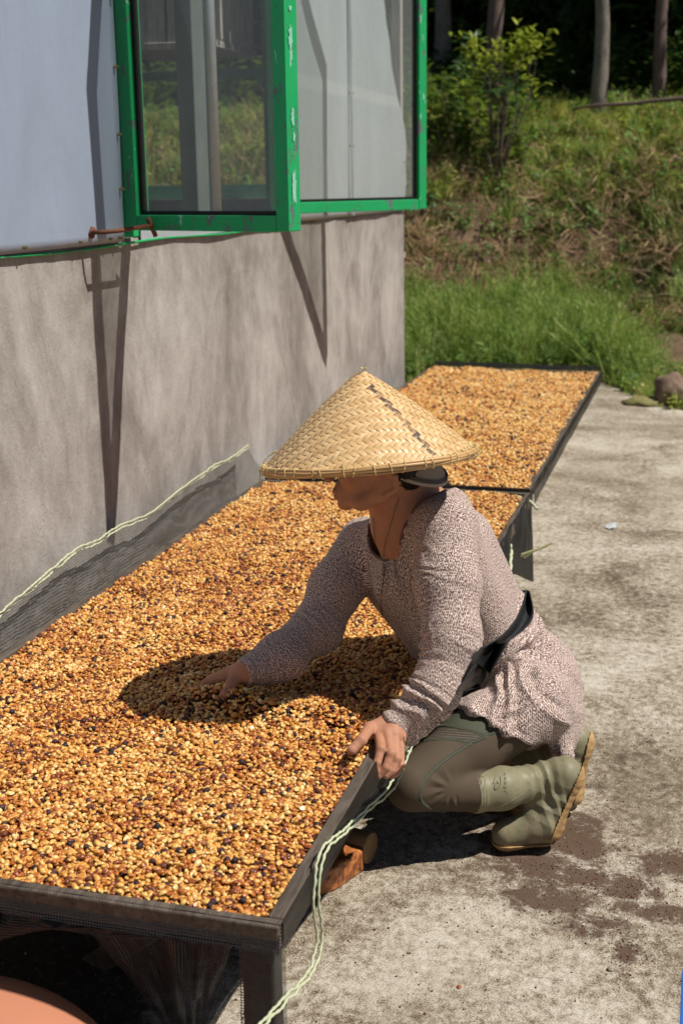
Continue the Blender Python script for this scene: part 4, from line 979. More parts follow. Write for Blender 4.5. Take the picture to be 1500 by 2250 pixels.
for ln in ([(930,1600),(966,1594),(1030,1604),(1066,1618),(1106,1600),(1125,1590)], [(928,1632),(938,1628),(990,1624),(1034,1634),(1066,1618)],
           [(1034,1634),(990,1660),(950,1692),(926,1724),(920,1748),(930,1768),(966,1782),(1000,1784)]):
    P = surf_line(BL, smooth2(ln), .0006, 3)
    if len(P) < 3: continue
    mb = MB(); mb.tube(P, .0009, 5)
    for i in range(0, len(P)-1):                      # overlock stitches across the seam
        for f_ in (.0, .5):
            c0 = P[i].lerp(P[i+1], f_); d_ = (P[i+1]-P[i]).normalized(); s_ = d_.cross((EYE-c0).normalized()).normalized()
            mb.tube([c0-s_*.0034, c0+s_*.0034+d_*.0008], .0007, 4, cap=False)
    o = mb.build('seam', M_SEAM, leg, True)
mb = MB()
for r_ in range(6):
    for c_ in range(22):
        x = 936+c_*5.4+(r_ % 2)*2.7; y = 1600+r_*5.4+c_*.35
        if poly_sd(np.array([x]), np.array([y]), mesh_p)[0] > -3: continue
        q, n = hit(BL, x, y, .0004)
        if q is None: continue
        u_ = n.orthogonal().normalized(); w_ = n.cross(u_)
        mb.add([q+(u_*math.cos(a)+w_*math.sin(a))*.0008+n*.0003 for a in [k*math.pi/3 for k in range(6)]], [tuple(range(6))])
tag(mb.build('perforations', simple('pale_dots', (.42,.40,.33), .7), leg), kind='stuff')

# --- boots
def m_boot():
    t = NT('olive_rubber'); p = t.geo(); n = t.noise(p, 16, 6, .65, .5); f = t.noise(p, 120, 5, .65)
    c = t.mix(n, (.175,.160,.092), (.27,.245,.155)); z = t.n('SeparateXYZ', {0: p}).outputs[2]
    d = t.ramp(t.math('ADD', t.math('MULTIPLY', z, -2.2), t.math('ADD', n, .05)), [(.35, 0.), (.58, .75)]); c = t.mix(d, c, (.34,.25,.155))
    c = t.mix(t.math('MULTIPLY', t.ramp(f, [(.52, 0.), (.7, 1.)]), .4), c, (.10,.09,.055))
    return t.done(t.bsdf(c, .48, t.bump(t.math('ADD', f, n), .18, .002)))
def m_sole():
    t = NT('tan_rubber_sole'); p = t.geo(); n = t.noise(p, 30, 6, .65)
    c = t.ramp(n, [(.3, (.22,.125,.055)), (.55, (.42,.26,.115)), (.75, (.52,.35,.17))])
    return t.done(t.bsdf(c, .7, t.bump(n, .3, .002)))
M_BOOT, M_SOLE = m_boot(), m_sole()
def make_boot(shin, rs, heel, ball, toe, rf, nh, label, extra=()):
    P = [*shin, heel, ball, toe]; A = np.array(P); lo, hi = A.min(0)-.085, A.max(0)+.085; lo[2] = max(lo[2], -.004)
    B = Field(*[axis(lo[i], hi[i], .0027, []) for i in range(3)])
    B.chain(shin, rs, .018); B.cap(shin[-1], heel, rs[-1], rf[0], .022); B.cap(heel, ball, rf[0], rf[1], .02); B.cap(ball, toe, rf[1], rf[2], .02)
    for a, b, r1, r2 in extra: B.cap(a, b, r1, r2, .02)
    # open top: flat cut across the shaft, hollow inside
    Xg = np.stack(np.meshgrid(B.x, B.y, B.z, indexing='ij'), -1).reshape(-1, 3).astype(float); d0 = shin[1]-shin[0]; d0 = d0/np.linalg.norm(d0)
    pl = (Xg-shin[0])@d0; D = B.D.reshape(-1)
    near0 = np.linalg.norm(Xg-shin[0], axis=1) < .12
    D = np.where(near0, np.maximum(D, -(pl)), D)
    # sole side of the foot: two facets, heel-ball and ball-toe
    def facet(a, b, n, r): 
        t = np.clip(((Xg-a)@(b-a))/((b-a)@(b-a)), -.35, 1.35); return (Xg-a-t[:,None]*(b-a))@n-r*.74
    f1 = facet(heel, ball, nh, rf[0]); tz = Xg[:,2]
    seg = (ball-heel); tt = ((Xg-heel)@seg)/(seg@seg)
    solereg = np.maximum(D-.0045, -np.maximum(np.where(tt < 1.15, f1, -1), np.where(tt > .75, .024-tz, -1)))
    foot = (tt > -.45); solereg = np.where(foot & (np.linalg.norm(Xg-(heel+ball)/2, axis=1) < .22), solereg, .05)
    shinr = ((Xg-shin[0])@d0) < np.linalg.norm(shin[-1]-shin[0])*.88; solereg = np.where(shinr & (tt < .2), .05, solereg)
    sh = B.D.shape; B.D = D.reshape(sh).astype(np.float32); V, Q = B.mesh('b'); V = relax(V, Q, 2, .5)
    N_ = vnormals(V, Q); s_, r_, a_ = poly_line([*shin, heel], V)
    L = sum(np.linalg.norm(shin[i+1]-shin[i]) for i in range(len(shin)-1))
    nn = fb3(V, 12, 51)
    dsp = .0030*np.exp(-((s_-L*.93)/.035)**2)*ridge(2*math.pi*s_/.026+2*nn)
    for k_ in (.006, .013, .020): dsp = dsp+.0016*np.exp(-((s_-k_)/.0022)**2)*(s_ < .03)
    mid = (heel*.45+ball*.55); dm = np.linalg.norm(V-mid, axis=1); dsp = dsp+.0035*np.exp(-(dm/.05)**2)*ridge(2*math.pi*((V-heel)@(seg/np.linalg.norm(seg)))/.030+1.6*nn)
    dsp += .0009*nn
    V = V+N_*dsp[:, None]; V[:,2] = np.maximum(V[:,2], .001)
    b = link('boot', np_mesh('boot', V, Q), M_BOOT, woman, True); b['label'] = label
    B.D = solereg.reshape(sh).astype(np.float32); V2, Q2 = B.mesh('s')
    if len(V2): 
        V2 = relax(V2, Q2, 1, .5); N2 = vnormals(V2, Q2)
        along = (V2-heel)@(seg/np.linalg.norm(seg)); V2 = V2+N2*((.0004*np.clip(np.sin(along*2*math.pi/.017)*3, -1, 1))*(N2@nh > .75)*(V2[:,2] > .03))[:, None]; V2[:,2] = np.maximum(V2[:,2], .0005)
        link('sole', np_mesh('sole', V2, Q2), M_SOLE, b, True)
    return b, V, Q
nh = np.array([.86,-.10,-.50]); nh /= np.linalg.norm(nh)
hl, bl, tl = J(1238,1702,3.05), J(1190,1810,3.025), J(1112,1833,3.01)
print('boot heights', hl, bl, tl)
bootL, V, Q = make_boot([J(1036,1741,2.965), J(1100,1732,2.995), J(1150,1723,3.025), J(1196,1706,3.05)], [.0455,.0455,.037,.030], hl, bl, tl, [.037,.040,.034], nh, 'near olive rubber boot bent at the toes',
    [(J(1175,1765,3.04), J(1190,1800,3.03), .026, .034)])
BOV = bvh(V, Q)
h2, b2_, t2 = J(1262,1628,3.23), J(1236,1738,3.21), J(1150,1768,3.22)
make_boot([J(1030,1690,3.38), J(1100,1670,3.34), J(1190,1645,3.28), J(1225,1632,3.25)], [.05,.05,.042,.036], h2, b2_, t2, [.037,.040,.034], nh, 'far rubber boot whose sole shows behind her')
# raised mark and letters moulded on the near boot
def relief(name, polys, r=.0008, off=.0006):
    mb = MB()
    for pl in polys:
        P = surf_line(BOV, pl, off, 2)
        if len(P) > 1: mb.tube(P, r, 5)
    if mb.v: mb.build(name, M_BOOT, bootL, True)
relief('moulded_emblem', [smooth2([(1098,1706),(1100,1716),(1099,1726),(1092,1734),(1086,1735),(1085,1728),(1088,1721),(1094,1719)]), smooth2([(1090,1704),(1086,1711),(1083,1722)]), [(1092,1716),(1094,1722)]], .0011, .0008)
lt = []
for i, g in enumerate('TERRA'):
    y0 = 1741-i*9.2; X = 1104; a = lambda u, v: (X+2.0+v*5.2, y0-u*5.8)
    G = {'T': [[a(0,1),a(1,1)],[a(.5,1),a(.5,0)]], 'E': [[a(1,1),a(0,1),a(0,0),a(1,0)],[a(0,.5),a(.8,.5)]], 'R': [[a(0,0),a(0,1),a(.9,1),a(.9,.55),a(0,.5)],[a(.4,.5),a(1,0)]], 'A': [[a(0,0),a(.5,1),a(1,0)],[a(.2,.4),a(.8,.4)]]}[g]
    lt += G
relief('moulded_letters', lt, .0006, .0005)
relief('moulded_ridge', [smooth2([(1041,1700),(1062,1706),(1066,1712),(1062,1740),(1042,1757),(1040,1750)])]+[[(1046+k*3,1706+k*2),(1044+k*3,1750-k*4)] for k in range(5)], .0008, .0003)
relief('moulded_ridge', [smooth2([(1098,1772),(1130,1757),(1165,1732)])], .0007, .0004)

# --- belt and pouch across her waist
M_BELT = NT('black_webbing'); _p = M_BELT.geo()
M_BELT = M_BELT.done(M_BELT.bsdf(M_BELT.mix(M_BELT.noise(_p, 60, 4), (.010,.010,.012), (.026,.026,.029)), .6, M_BELT.bump(M_BELT.noise(_p, 1200, 2), .5, .001)))
up_edge = [(1158,1296),(1146,1338),(1128,1372),(1100,1402),(1072,1418),(1050,1432),(1036,1446)]
lo_edge = [(1160,1298),(1170,1338),(1168,1362),(1146,1386),(1120,1402),(1104,1432),(1078,1482)]
def strip(name, A, B, tree, mat, parent, off=.006, nu=40, nv=9, dome=0.):
    A, B = smooth2(A), smooth2(B); P = np.zeros((nu, nv, 3)); last = None
    g = lambda L, t: tuple(np.array(L[min(int(t*(len(L)-1)), len(L)-2)])*(1-(t*(len(L)-1)-min(int(t*(len(L)-1)), len(L)-2)))+np.array(L[min(int(t*(len(L)-1)), len(L)-2)+1])*(t*(len(L)-1)-min(int(t*(len(L)-1)), len(L)-2)))
    dep = np.full((nu, nv), np.nan)
    for i in range(nu):
        for j in range(nv):
            a, b = g(A, i/(nu-1)), g(B, i/(nu-1)); w = j/(nv-1); q, n = hit(tree, a[0]*(1-w)+b[0]*w, a[1]*(1-w)+b[1]*w, 0)
            if q is not None: dep[i, j] = q.y
    ii, jj = np.meshgrid(np.linspace(-1,1,nu), np.linspace(-1,1,nv), indexing='ij'); Bs = np.stack([ii**0, ii, jj, ii*ii, ii*jj, jj*jj, ii**3, ii**4], -1)
    k_ = ~np.isnan(dep); cf = np.linalg.lstsq(Bs[k_], dep[k_], rcond=None)[0]; fit = Bs@cf; res = (dep-fit)[k_]; dep = fit+min(-.001, float(np.percentile(res, 12)))
    for i in range(nu):
        for j in range(nv):
            a, b = g(A, i/(nu-1)), g(B, i/(nu-1)); w = j/(nv-1)
            P[i, j] = at(a[0]*(1-w)+b[0]*w, a[1]*(1-w)+b[1]*w, dep[i, j]-off-dome*math.sin(w*math.pi)-.0)
    return grid_obj(name, P, mat, parent, thick=.0025)
belt = strip('belt', up_edge, lo_edge, BT, M_BELT, woman, .014, dome=.004)
strip('strap_end', [(1058,1424),(1042,1445),(1028,1470),(1014,1500)], [(1108,1412),(1092,1442),(1078,1472),(1066,1500)], BT, M_BELT, belt, .011, dome=.003)
strip('pouch', [(1046,1455),(1034,1476),(1018,1498),(1003,1520)], [(1070,1478),(1068,1490),(1062,1502),(1050,1508)], BT, simple('black_nylon_pouch', (.016,.015,.017), .5), belt, .009, dome=.006)
# --- necklace, buttons, scarf-like shoulder trim
M_CORD = simple('thin_necklace_cord', (.20,.14,.09), .5, .2); M_BEAD = simple('brass_bead', (.45,.33,.16), .3, .2, 50, .1, Metallic=.7)
for nm, L in (('necklace', [(876,1092),(866,1125),(856,1160),(846,1190),(842,1220)]), ('necklace', [(821,1138),(823,1170),(825,1200),(838,1224)])):
    P = surf_line(BB, smooth2(L), .0016, 4)
    if len(P) > 2: mb = MB(); mb.tube(P, .0007, 5); nk = mb.build(nm, M_CORD, woman, True)
def bead(name, px, py, tree, r, mat, sq=1.):
    q, n = hit(tree, px, py, r*.4)
    if q is None: return
    V_ = []; Fc = []
    for i in range(7):
        for j in range(10): th_, ph_ = math.pi*i/6, 2*math.pi*j/10; V_.append(q+Vector((math.sin(th_)*math.cos(ph_)*r, math.sin(th_)*math.sin(ph_)*r*sq, math.cos(th_)*r)))
    for i in range(6):
        for j in range(10): Fc.append((i*10+j, i*10+(j+1) % 10, (i+1)*10+(j+1) % 10, (i+1)*10+j))
    mb = MB(); mb.add(V_, Fc); return mb.build(name, mat, woman, True)
bead('pendant', 841, 1221, BB, .0032, M_BEAD)
M_BTN = simple('tan_button', (.36,.24,.14), .4)
for (x, y) in ((842,1251),(838,1308)): bead('button', x, y, BT, .0050, M_BTN, .5)
P = surf_line(BT, smooth2([(842,1237),(843,1262),(839,1300),(836,1330),(842,1368)]), .0003, 4)
if len(P) > 2: mb = MB(); mb.tube(P, .0011, 5); mb.build('placket_fold', M_TUNIC, tunic, True)
# neckline binding
P = surf_line(BT, smooth2([(811,1150),(807,1182),(812,1210),(843,1239),(871,1220),(886,1172),(894,1140),(915,1112),(950,1092),(985,1076)]), .0006, 4)
if len(P) > 2: mb = MB(); P = [sum((P[min(max(i+k, 0), len(P)-1)] for k in range(-3, 4)), Vector())/7 for i in range(len(P))]; mb.tube(P, .0036, 8); mb.build('neck_binding', M_TUNIC, tunic, True)
# fingernails on the near hand
M_NAIL = simple('fingernail', (.62,.36,.27), .3, .08, 50, .05)
for i in range(1):
    q, n = hit(BB, 823, 1688, .0006)
    if q is not None:
        d_ = Vector(TI[0]-DI[0]).normalized(); s_ = n.cross(d_).normalized(); mb = MB(); g = []
        for a in range(12): ca, sa = math.cos(a*math.pi/6), math.sin(a*math.pi/6); g.append(q+d_*ca*.0058+s_*sa*.0042-n*(.0012*sa*sa))
        mb.add(g, [tuple(range(12))]); mb.build('fingernail', M_NAIL, body)
P = surf_line(BB, [(886,1612),(886,1622),(887,1632)], .0012, 2)
if len(P) > 1: mb = MB(); mb.tube(P, .0008, 5); mb.build('bracelet', simple('thin_copper_bracelet', (.6,.25,.14), .3, Metallic=.8), woman, True)
# hair: low bun and side hair under the hat
FH = Field(axis(-.78,-.42,.004,[]), axis(2.38,2.74,.004,[]), axis(.70,1.0,.004,[]))
FH.ell(J(858,995,3.045), (.088,.081,.080), .02); FH.ell(J(890,1040,3.075), (.040,.052,.030), .02); FH.ell(J(902,1050,3.02), (.024,.028,.017), .02); FH.cap(J(884,1025,2.965), J(905,1056,2.985), .015, .013, .015)
V, Q = FH.mesh('hair'); V = relax(V, Q, 2, .5); N_ = vnormals(V, Q); V = V+N_*(.0018*np.sin(np.arctan2(V[:,0]+.60, V[:,2]-.82)*60+6*fb3(V, 8, 61)))[:, None]
t = NT('black_hair'); link('hair', np_mesh('hair', V, Q), t.done(t.bsdf((.012,.009,.008), .45, t.bump(t.noise(t.vscale(t.geo(), (4,4,1)), 160, 3), .6, .001))), woman, True)

# ------------------------------------------------------------------ conical hat: every bamboo float is a raised strip
HC = Vector((-.640, 2.50, .866)); HA = Vector((-.108, .085, 1)).normalized(); HR, HH = .212, .178
hx = (Vector((1,0,0))-HA*HA.x).normalized(); hy = HA.cross(hx)
SLANT = math.hypot(HR, HH); SH = HR/SLANT
def hatp(rho, az, off=0.):
    """point on the cone: slant distance from the tip, azimuth"""
    r = rho*SH; z = HH-rho*HH/SLANT; t = rho/SLANT; z += .007*math.sin(math.pi*min(1, t))  # slightly domed
    if rho < .012: z -= (.012-rho)*.35
    nr, nz = HH/SLANT, SH
    d = hx*math.cos(az)+hy*math.sin(az)
    return HC+d*(r+off*nr)+HA*(z+off*nz)
hat = None
M_STRAW = NT('woven_bamboo'); _t = M_STRAW; _p = _t.obj(); _r = _t.n('ObjectInfo').outputs['Random']; _a = _t.n('Attribute', attribute_name='tone').outputs['Fac']
_f = _t.noise(_t.vscale(_p, (1,1,1)), 95, 5, .7, .5)
_c = _t.ramp(_t.math('ADD', _t.math('MULTIPLY', _a, .75), _t.math('MULTIPLY', _f, .25)), [(0, (.06,.04,.035)), (.16, (.09,.06,.045)), (.20, (.42,.235,.095)), (.5, (.60,.375,.165)), (.8, (.72,.49,.245)), (1, (.78,.58,.34))])
M_STRAW = _t.done(_t.bsdf(_c, .42, _t.bump(_f, .2, .001), **{'Specular_IOR_Level': .5}))
M_CORE = simple('hat_lining_straw', (.30,.19,.085), .7, .3, 60, .4)
mb = MB(); n = 96; rg = []
for off, rr in ((-.0016, np.linspace(.002, SLANT, 14)), (-.0052, np.linspace(SLANT, .004, 14))): rg += [[hatp(r_, 2*math.pi*j/n, off) for j in range(n)] for r_ in rr]
mb.loft(rg)
hat = mb.build('conical_hat', M_CORE, woman, True); hat['label'] = 'conical hat of woven bamboo'
SEAM_AZ = None
# weave in the unrolled cone, centred on the side that faces the eye
toeye = EYE-HC; az0 = math.atan2(toeye.dot(hy), toeye.dot(hx))
w_ = .0094; _ra = -math.pi/4+.10; Rr = np.array([[math.cos(_ra), -math.sin(_ra)], [math.sin(_ra), math.cos(_ra)]])
floats = []
nmax = int(SLANT/w_*1.5)
half = math.pi*SH
def cell_top(i, j):
    blk = (i-j)//1000
    return ((i+j) % 4) < 2
def place(pt):
    q = Rr@pt; rho = math.hypot(*q); az = math.atan2(q[1], q[0])
    return rho, az
def wf(s, i0, i1, j, along_i):
    pass
for gore in range(4):                                 # four woven gores, edges butted, so the grain turns round the cone
    pass
for i in range(-nmax, nmax):
    for j in range(-nmax, nmax):
        for kind in (0, 1):
            # twill: warp float starts where (i+j)%4==0, weft float where (i+j)%4==2
            # columns alternate direction to give the herringbone
            ph = (i+j) % 4
            if kind == 0 and ph != 0: continue
            if kind == 1 and ph != 2: continue
            if kind == 0: c0 = np.array([i+1., j+.5]); hl_, hw_ = 1.0, .5; ax_ = 0
            else: c0 = np.array([i+.5, j+1.]); hl_, hw_ = 1.0, .5; ax_ = 1
            c0 = c0*w_; q = Rr@c0; rho = math.hypot(*q); az = math.atan2(q[1], q[0])
            if rho > SLANT-.004 or rho < .012 or abs(az) > half+.03: continue
            floats.append((c0, ax_, rho, az/SH+az0))
seam0, seam1 = atz(0,0,0), None
def px_of(v):
    c = CM.inverted() @ (v-EYE); return 750+F*c.x/-c.z, 1125-F*c.y/-c.z
rec = []
for c0, ax_, rho, azw in floats:
    L2, W2 = (w_*1.03, w_*.47); cols, rows = 7, 3; vs = []; ok_ = True
    g_ = random.Random(int((c0[0]*7919+c0[1]*104729)*1e4)); tw = g_.uniform(-.04, .04); lift = g_.uniform(-.0001, .00035)
    for a in range(cols):
        for b in range(rows):
            u, v = (a/(cols-1)*2-1), (b/(rows-1)*2-1)
            pt = np.array([u*L2, v*W2+tw*u*L2]) if ax_ == 0 else np.array([v*W2+tw*u*L2, u*L2]); q = Rr@(c0+pt); r_ = math.hypot(*q)
            az = math.atan2(q[1], q[0])
            if r_ > SLANT-.001: r_ = SLANT-.001
            z_ = .0014*(1-abs(u)**3.0)-.0007*abs(v)**2.5-.0007+lift
            vs.append(hatp(max(r_, .004), az/SH+az0, z_))
    fs = [(a*rows+b, (a+1)*rows+b, (a+1)*rows+b+1, a*rows+b+1) for a in range(cols-1) for b in range(rows-1)]
    cen = hatp(rho, azw); px, py = px_of(cen)
    nrm = ((vs[rows*3+1]-HC)-HA*(vs[rows*3+1]-HC).dot(HA)).normalized()*(HH/SLANT)+HA*SH
    facing = nrm.dot((EYE-cen).normalized())
    # dark dyed strips stitched down one side
    t_ = (py-845)/(1000-845); xs_ = 815+(948-815)*t_
    dark = 0 < t_ < 1.02 and abs(px-xs_) < 6.5 and facing > 0
    tone = g_.uniform(.04,.12) if dark else min(1, max(.30, g_.gauss(.62 if ax_ else .70, .13)))
    rec.append((facing, vs, fs, tone))
rec.sort(key=lambda r: -r[0])
def tone_mesh(nm, items):
    mb = MB(); tn = []
    for _, vs, fs, tone in items: mb.add(vs, fs); tn += [tone]*len(vs)
    me = mb.mesh(nm); a = me.attributes.new('tone', 'FLOAT', 'POINT'); a.data.foreach_set('value', np.array(tn, np.float32)); me.shade_smooth(); return me
print('hat strips', len(rec))
for r_ in rec[:295]: link('strip', tone_mesh('strip', [r_]), M_STRAW, hat, True)
tag(link('strips', tone_mesh('strips', rec[295:]), M_STRAW, hat, True), kind='stuff')
# rim: bundled bamboo slats bound with yellow ties
for k, (dr, dz, rr, tn) in enumerate(((.001,.003,.0033,.45),(.004,-.0015,.0032,.24),(.001,-.0058,.0033,.6),(-.003,-.0040,.0032,.35),(-.001,-.0098,.0026,.3))):
    mb = MB(); P = [HC+(hx*math.cos(a)+hy*math.sin(a))*(HR+dr+.0012*math.sin(a*7+k*2))+HA*(dz+.0012*math.sin(a*5+k)) for a in np.linspace(0, 2*math.pi, 121)]
    mb.tube(P, rr, 7); me = mb.mesh('rim_slat'); a = me.attributes.new('tone', 'FLOAT', 'POINT'); a.data.foreach_set('value', np.full(len(me.vertices), tn, np.float32)); link('rim_slat', me, M_STRAW, hat, True)
M_TIE = simple('yellow_raffia_tie', (.66,.54,.22), .5, .15, 90, .2)
for k in range(44):
    a = 2*math.pi*(k+.25*math.sin(k*2.7))/44; d = hx*math.cos(a)+hy*math.sin(a); tv = HA.cross(d); sk = .003*math.sin(k*1.9)
    P = [HC+d*(HR+.0005+.0080*math.cos(b))+HA*(-.0030+.0105*math.sin(b))+tv*sk*math.sin(b) for b in np.linspace(0, 2*math.pi, 13)]
    mb = MB(); mb.tube(P, .0009, 5); mb.build('rim_tie', M_TIE, hat, True)
mb = MB()
for k in range(9):
    a = k*2.1; P0 = hatp(.004, 0, .001); mb.tube([P0, P0+HA*.006+hx*.004*math.cos(a)+hy*.004*math.sin(a), P0+HA*.004+hx*.008*math.cos(a)+hy*.008*math.sin(a)], .001, 5)
mb.build('tip_knot', M_TIE, hat, True)
for (pts) in ([(573,1030),(580,1012),(592,1000),(604,991),(610,993)], [(572,1040),(570,1058),(566,1075)], [(1030,972),(1041,980),(1042,992),(1033,1000)], [(588,1004),(600,996),(612,990)]):
    mb = MB(); mb.tube([at(x, y, 3.01) for x, y in smooth2(pts)], .0009 if pts[0][0] < 1000 else .0022, 5); mb.build('loose_tie', M_TIE, hat, True)
# head pad hanging inside the hat, its lower edge showing at the nape
mb = MB(); pc = np.array(J(900,1030,3.04)); n = 40; rings_ = []
ax_n = Vector((.34, -.10, 1)).normalized(); ux = Vector((1,0,-.34)).normalized(); uy = ax_n.cross(ux)
for (rr, hh_) in ((.080,-.003),(.082,.0),(.066,.018),(.05,.035),(.035,.045),(.02,.05)): rings_.append([Vector(pc)+ux*math.cos(2*math.pi*j/n)*rr*1.0+uy*math.sin(2*math.pi*j/n)*rr*.86+ax_n*hh_ for j in range(n)])
for (rr, hh_) in ((.078,.012),(.080,-.003)): rings_.insert(0, [Vector(pc)+ux*math.cos(2*math.pi*j/n)*rr+uy*math.sin(2*math.pi*j/n)*rr*.85+ax_n*hh_ for j in range(n)])
mb.loft(rings_)
mb.build('head_pad', simple('grey_brown_felt', (.40,.34,.28), .9, .2, 300, .5), hat, True)
# ================================================================== vegetation
def leaf_mat(name, cols, rough=.5, tl=.42, var=1.):
    t = NT(name); r = t.n('ObjectInfo').outputs['Random']; n = t.noise(t.geo(), 2.5, 3)
    f = t.math('ADD', t.math('MULTIPLY', r, .6*var), t.math('MULTIPLY', n, .4)); c = t.ramp(f, [(.15+.7*i/(len(cols)-1), c) for i, c in enumerate(cols)])
    b = t.bsdf(c, rough, **{'Specular_IOR_Level': .35}); tr = t.n('BsdfTranslucent', {0: t.mix(.5, c, (.22,.30,.03))}).outputs[0]
    return t.done(t.n('MixShader', {0: tl, 1: b, 2: tr}).outputs[0])
M_GRASS = leaf_mat('tall_green_grass', [(.10,.19,.04), (.25,.38,.08), (.40,.52,.13), (.55,.55,.22)])
M_GRASS2 = leaf_mat('bright_bank_grass', [(.18,.28,.04), (.40,.50,.08), (.60,.60,.15), (.60,.48,.22)])
M_WEED = leaf_mat('weed_leaves', [(.07,.16,.035), (.13,.25,.05), (.22,.33,.08)])
M_DARKL = leaf_mat('dark_forest_leaves', [(.025,.065,.015), (.05,.11,.025), (.11,.17,.035)], .35)
M_DRY = leaf_mat('dry_roots_and_stalks', [(.20,.11,.055), (.42,.26,.14), (.62,.46,.28)], .8, .05)
M_CROWN = leaf_mat('crown_leaves', [(.03,.075,.018), (.055,.10,.025), (.10,.14,.03)])
M_YLEAF = leaf_mat('fresh_yellow_green_leaves', [(.22,.32,.03), (.38,.44,.05), (.55,.56,.10)], .35, .4)
def blade(mb, base, d, h, w, bend, seg=4):
    s = Vector((-d.y, d.x, 0)); vs = []
    for i in range(seg+1):
        t = i/seg; p = base+Vector((0,0,h*(t-.25*bend*t*t)))+d*(h*bend*.7*t*t); ww = w*(1-t**1.6)*.5+.0004
        vs += [p-s*ww, p+s*ww]
    mb.add(vs, [(2*i, 2*i+1, 2*i+3, 2*i+2) for i in range(seg)])
def leaf(mb, base, d, n, L, Wd, curl=.2, mi=0):
    s = d.cross(n).normalized(); vs = []
    for t, w in ((0,.04),(.25,.8),(.55,1.),(.8,.6),(1,.02)):
        c = base+d*L*t-n*curl*L*t*t; vs += [c-s*w*Wd/2+n*.12*Wd*w, c, c+s*w*Wd/2+n*.12*Wd*w]
    fs = [(3*i+j, 3*i+j+1, 3*i+j+4, 3*i+j+3) for i in range(4) for j in (0,1)]; mb.add(vs, fs, mi)
def rv(g, z=0): a = g.uniform(0, 6.283); return Vector((math.cos(a), math.sin(a), z)).normalized()
def proto(name, mb, mat, smooth=True):
    me = mb.mesh(name); me.materials.append(mat)
    if smooth: me.shade_smooth()
    return bpy.data.objects.new('proto_'+name, me)
g = random.Random(3)
def tuft(name, n, h0, h1, sp, mat, w=.006, bend=(.2,1.)):
    mb = MB()
    for _ in range(n): d = rv(g); blade(mb, Vector((g.gauss(0,sp), g.gauss(0,sp), -.02)), d, g.uniform(h0, h1), w*g.uniform(.7,1.3), g.uniform(*bend))
    return proto(name, mb, mat)
def feather(name, n, h0, h1, mat):
    """plume-like grass: stalk with fine side blades"""
    mb = MB()
    for _ in range(n):
        d = rv(g); h = g.uniform(h0, h1); b = Vector((g.gauss(0,.03), g.gauss(0,.03), 0)); bend = g.uniform(.1,.7)
        for k in range(11):
            t = .15+.85*k/11; p = b+Vector((0,0,h*(t-.25*bend*t*t)))+d*(h*bend*.7*t*t); q = rv(g, .9)
            blade(mb, p, Vector((q.x,q.y,0)).normalized(), g.uniform(.04,.085)*(1.2-t*.6), .0045, g.uniform(.3,1.1), 2)
        blade(mb, b, d, h, .004, bend)
    return proto(name, mb, mat)
def weed(name, n, L, h, mat, lw=.45):
    mb = MB()
    for k in range(n):
        t = (k+1)/n; a = k*2.4; d = Vector((math.cos(a), math.sin(a), g.uniform(-.1,.6))).normalized(); p = Vector((g.gauss(0,.02), g.gauss(0,.02), h*t*.9))
        s = d.cross(Vector((0,0,1))).normalized(); leaf(mb, p+d*.01, d, s.cross(d), L*g.uniform(.7,1.2), L*lw, g.uniform(0,.5))
    mb.tube([Vector((0,0,-.02)), Vector((0,0,h))], [.004,.002], 4)
    return proto(name, mb, mat)
def roots(name, n, mat, L=.25):
    mb = MB()
    for _ in range(n):
        p = Vector((g.gauss(0,.08), 0, g.gauss(0,.05))); d = Vector((g.uniform(-1,1), -.5+g.uniform(-.4,.4), g.uniform(-1.2,.5))).normalized(); P = [p]
        for k in range(4): d = (d+Vector((g.uniform(-.5,.5), g.uniform(-.2,.2), g.uniform(-.6,.3)))).normalized(); P.append(P[-1]+d*L/4*g.uniform(.6,1.3))
        mb.tube(P, [.005,.004,.003,.002,.001], 4)
    return proto(name, mb, mat)
GR = [tuft('grass', 26, .12, .34, .05, M_GRASS), tuft('grass', 20, .2, .45, .06, M_GRASS), feather('plume_grass', 5, .22, .42, M_GRASS), feather('plume_grass', 4, .3, .52, M_GRASS), weed('weed', 12, .06, .2, M_WEED)]
SG = [tuft('short_grass', 22, .06, .18, .05, M_GRASS2, .006, (.3,1.2)), weed('low_weed', 12, .045, .12, M_GRASS2), weed('low_weed', 14, .055, .16, M_WEED), tuft('dry_grass', 16, .06, .2, .05, M_DRY, .004, (.5,1.4))]
RT = [roots('roots', 12, M_DRY), tuft('hanging_stalks', 16, .1, .28, .05, M_DRY, .004, (.6,1.5)), weed('bank_weed', 9, .05, .12, M_WEED), tuft('bank_grass', 14, .08, .24, .04, M_GRASS, .005, (.6,1.4))]
FO = [weed('forest_shrub', 22, .17, .7, M_DARKL, .42), weed('forest_shrub', 26, .13, .9, M_DARKL, .4), weed('forest_shrub', 16, .24, .6, M_DARKL, .35)]
def zone(name, n, xr, dr, protos, p, sc, label, seed, tilt=.15, keepf=None, lift=0.):
    g_ = np.random.default_rng(seed); X = g_.uniform(*xr, n); D_ = g_.uniform(*dr, n); Y = bank_edge(X)+D_
    k = np.ones(n, bool) if keepf is None else keepf(X, Y, D_, g_)
    k &= ~((X < XW+.12) & (Y < YE+.25)); X, Y = X[k], Y[k]; n = len(X); Z = terrain(X, Y)+lift
    rot = np.stack([g_.normal(0, tilt, n), g_.normal(0, tilt, n), g_.uniform(0, 6.283, n)], 1)
    if isinstance(sc, tuple): s_ = g_.uniform(*sc, n)
    else: s_ = sc(X, Y, g_)
    return instancer(name, np.stack([X, Y, Z], 1), rot, s_, g_.choice(len(protos), n, p=p), protos, label)
def pxof(X, Y, Z):
    return to_px(np.stack([X, Y, Z], 1))
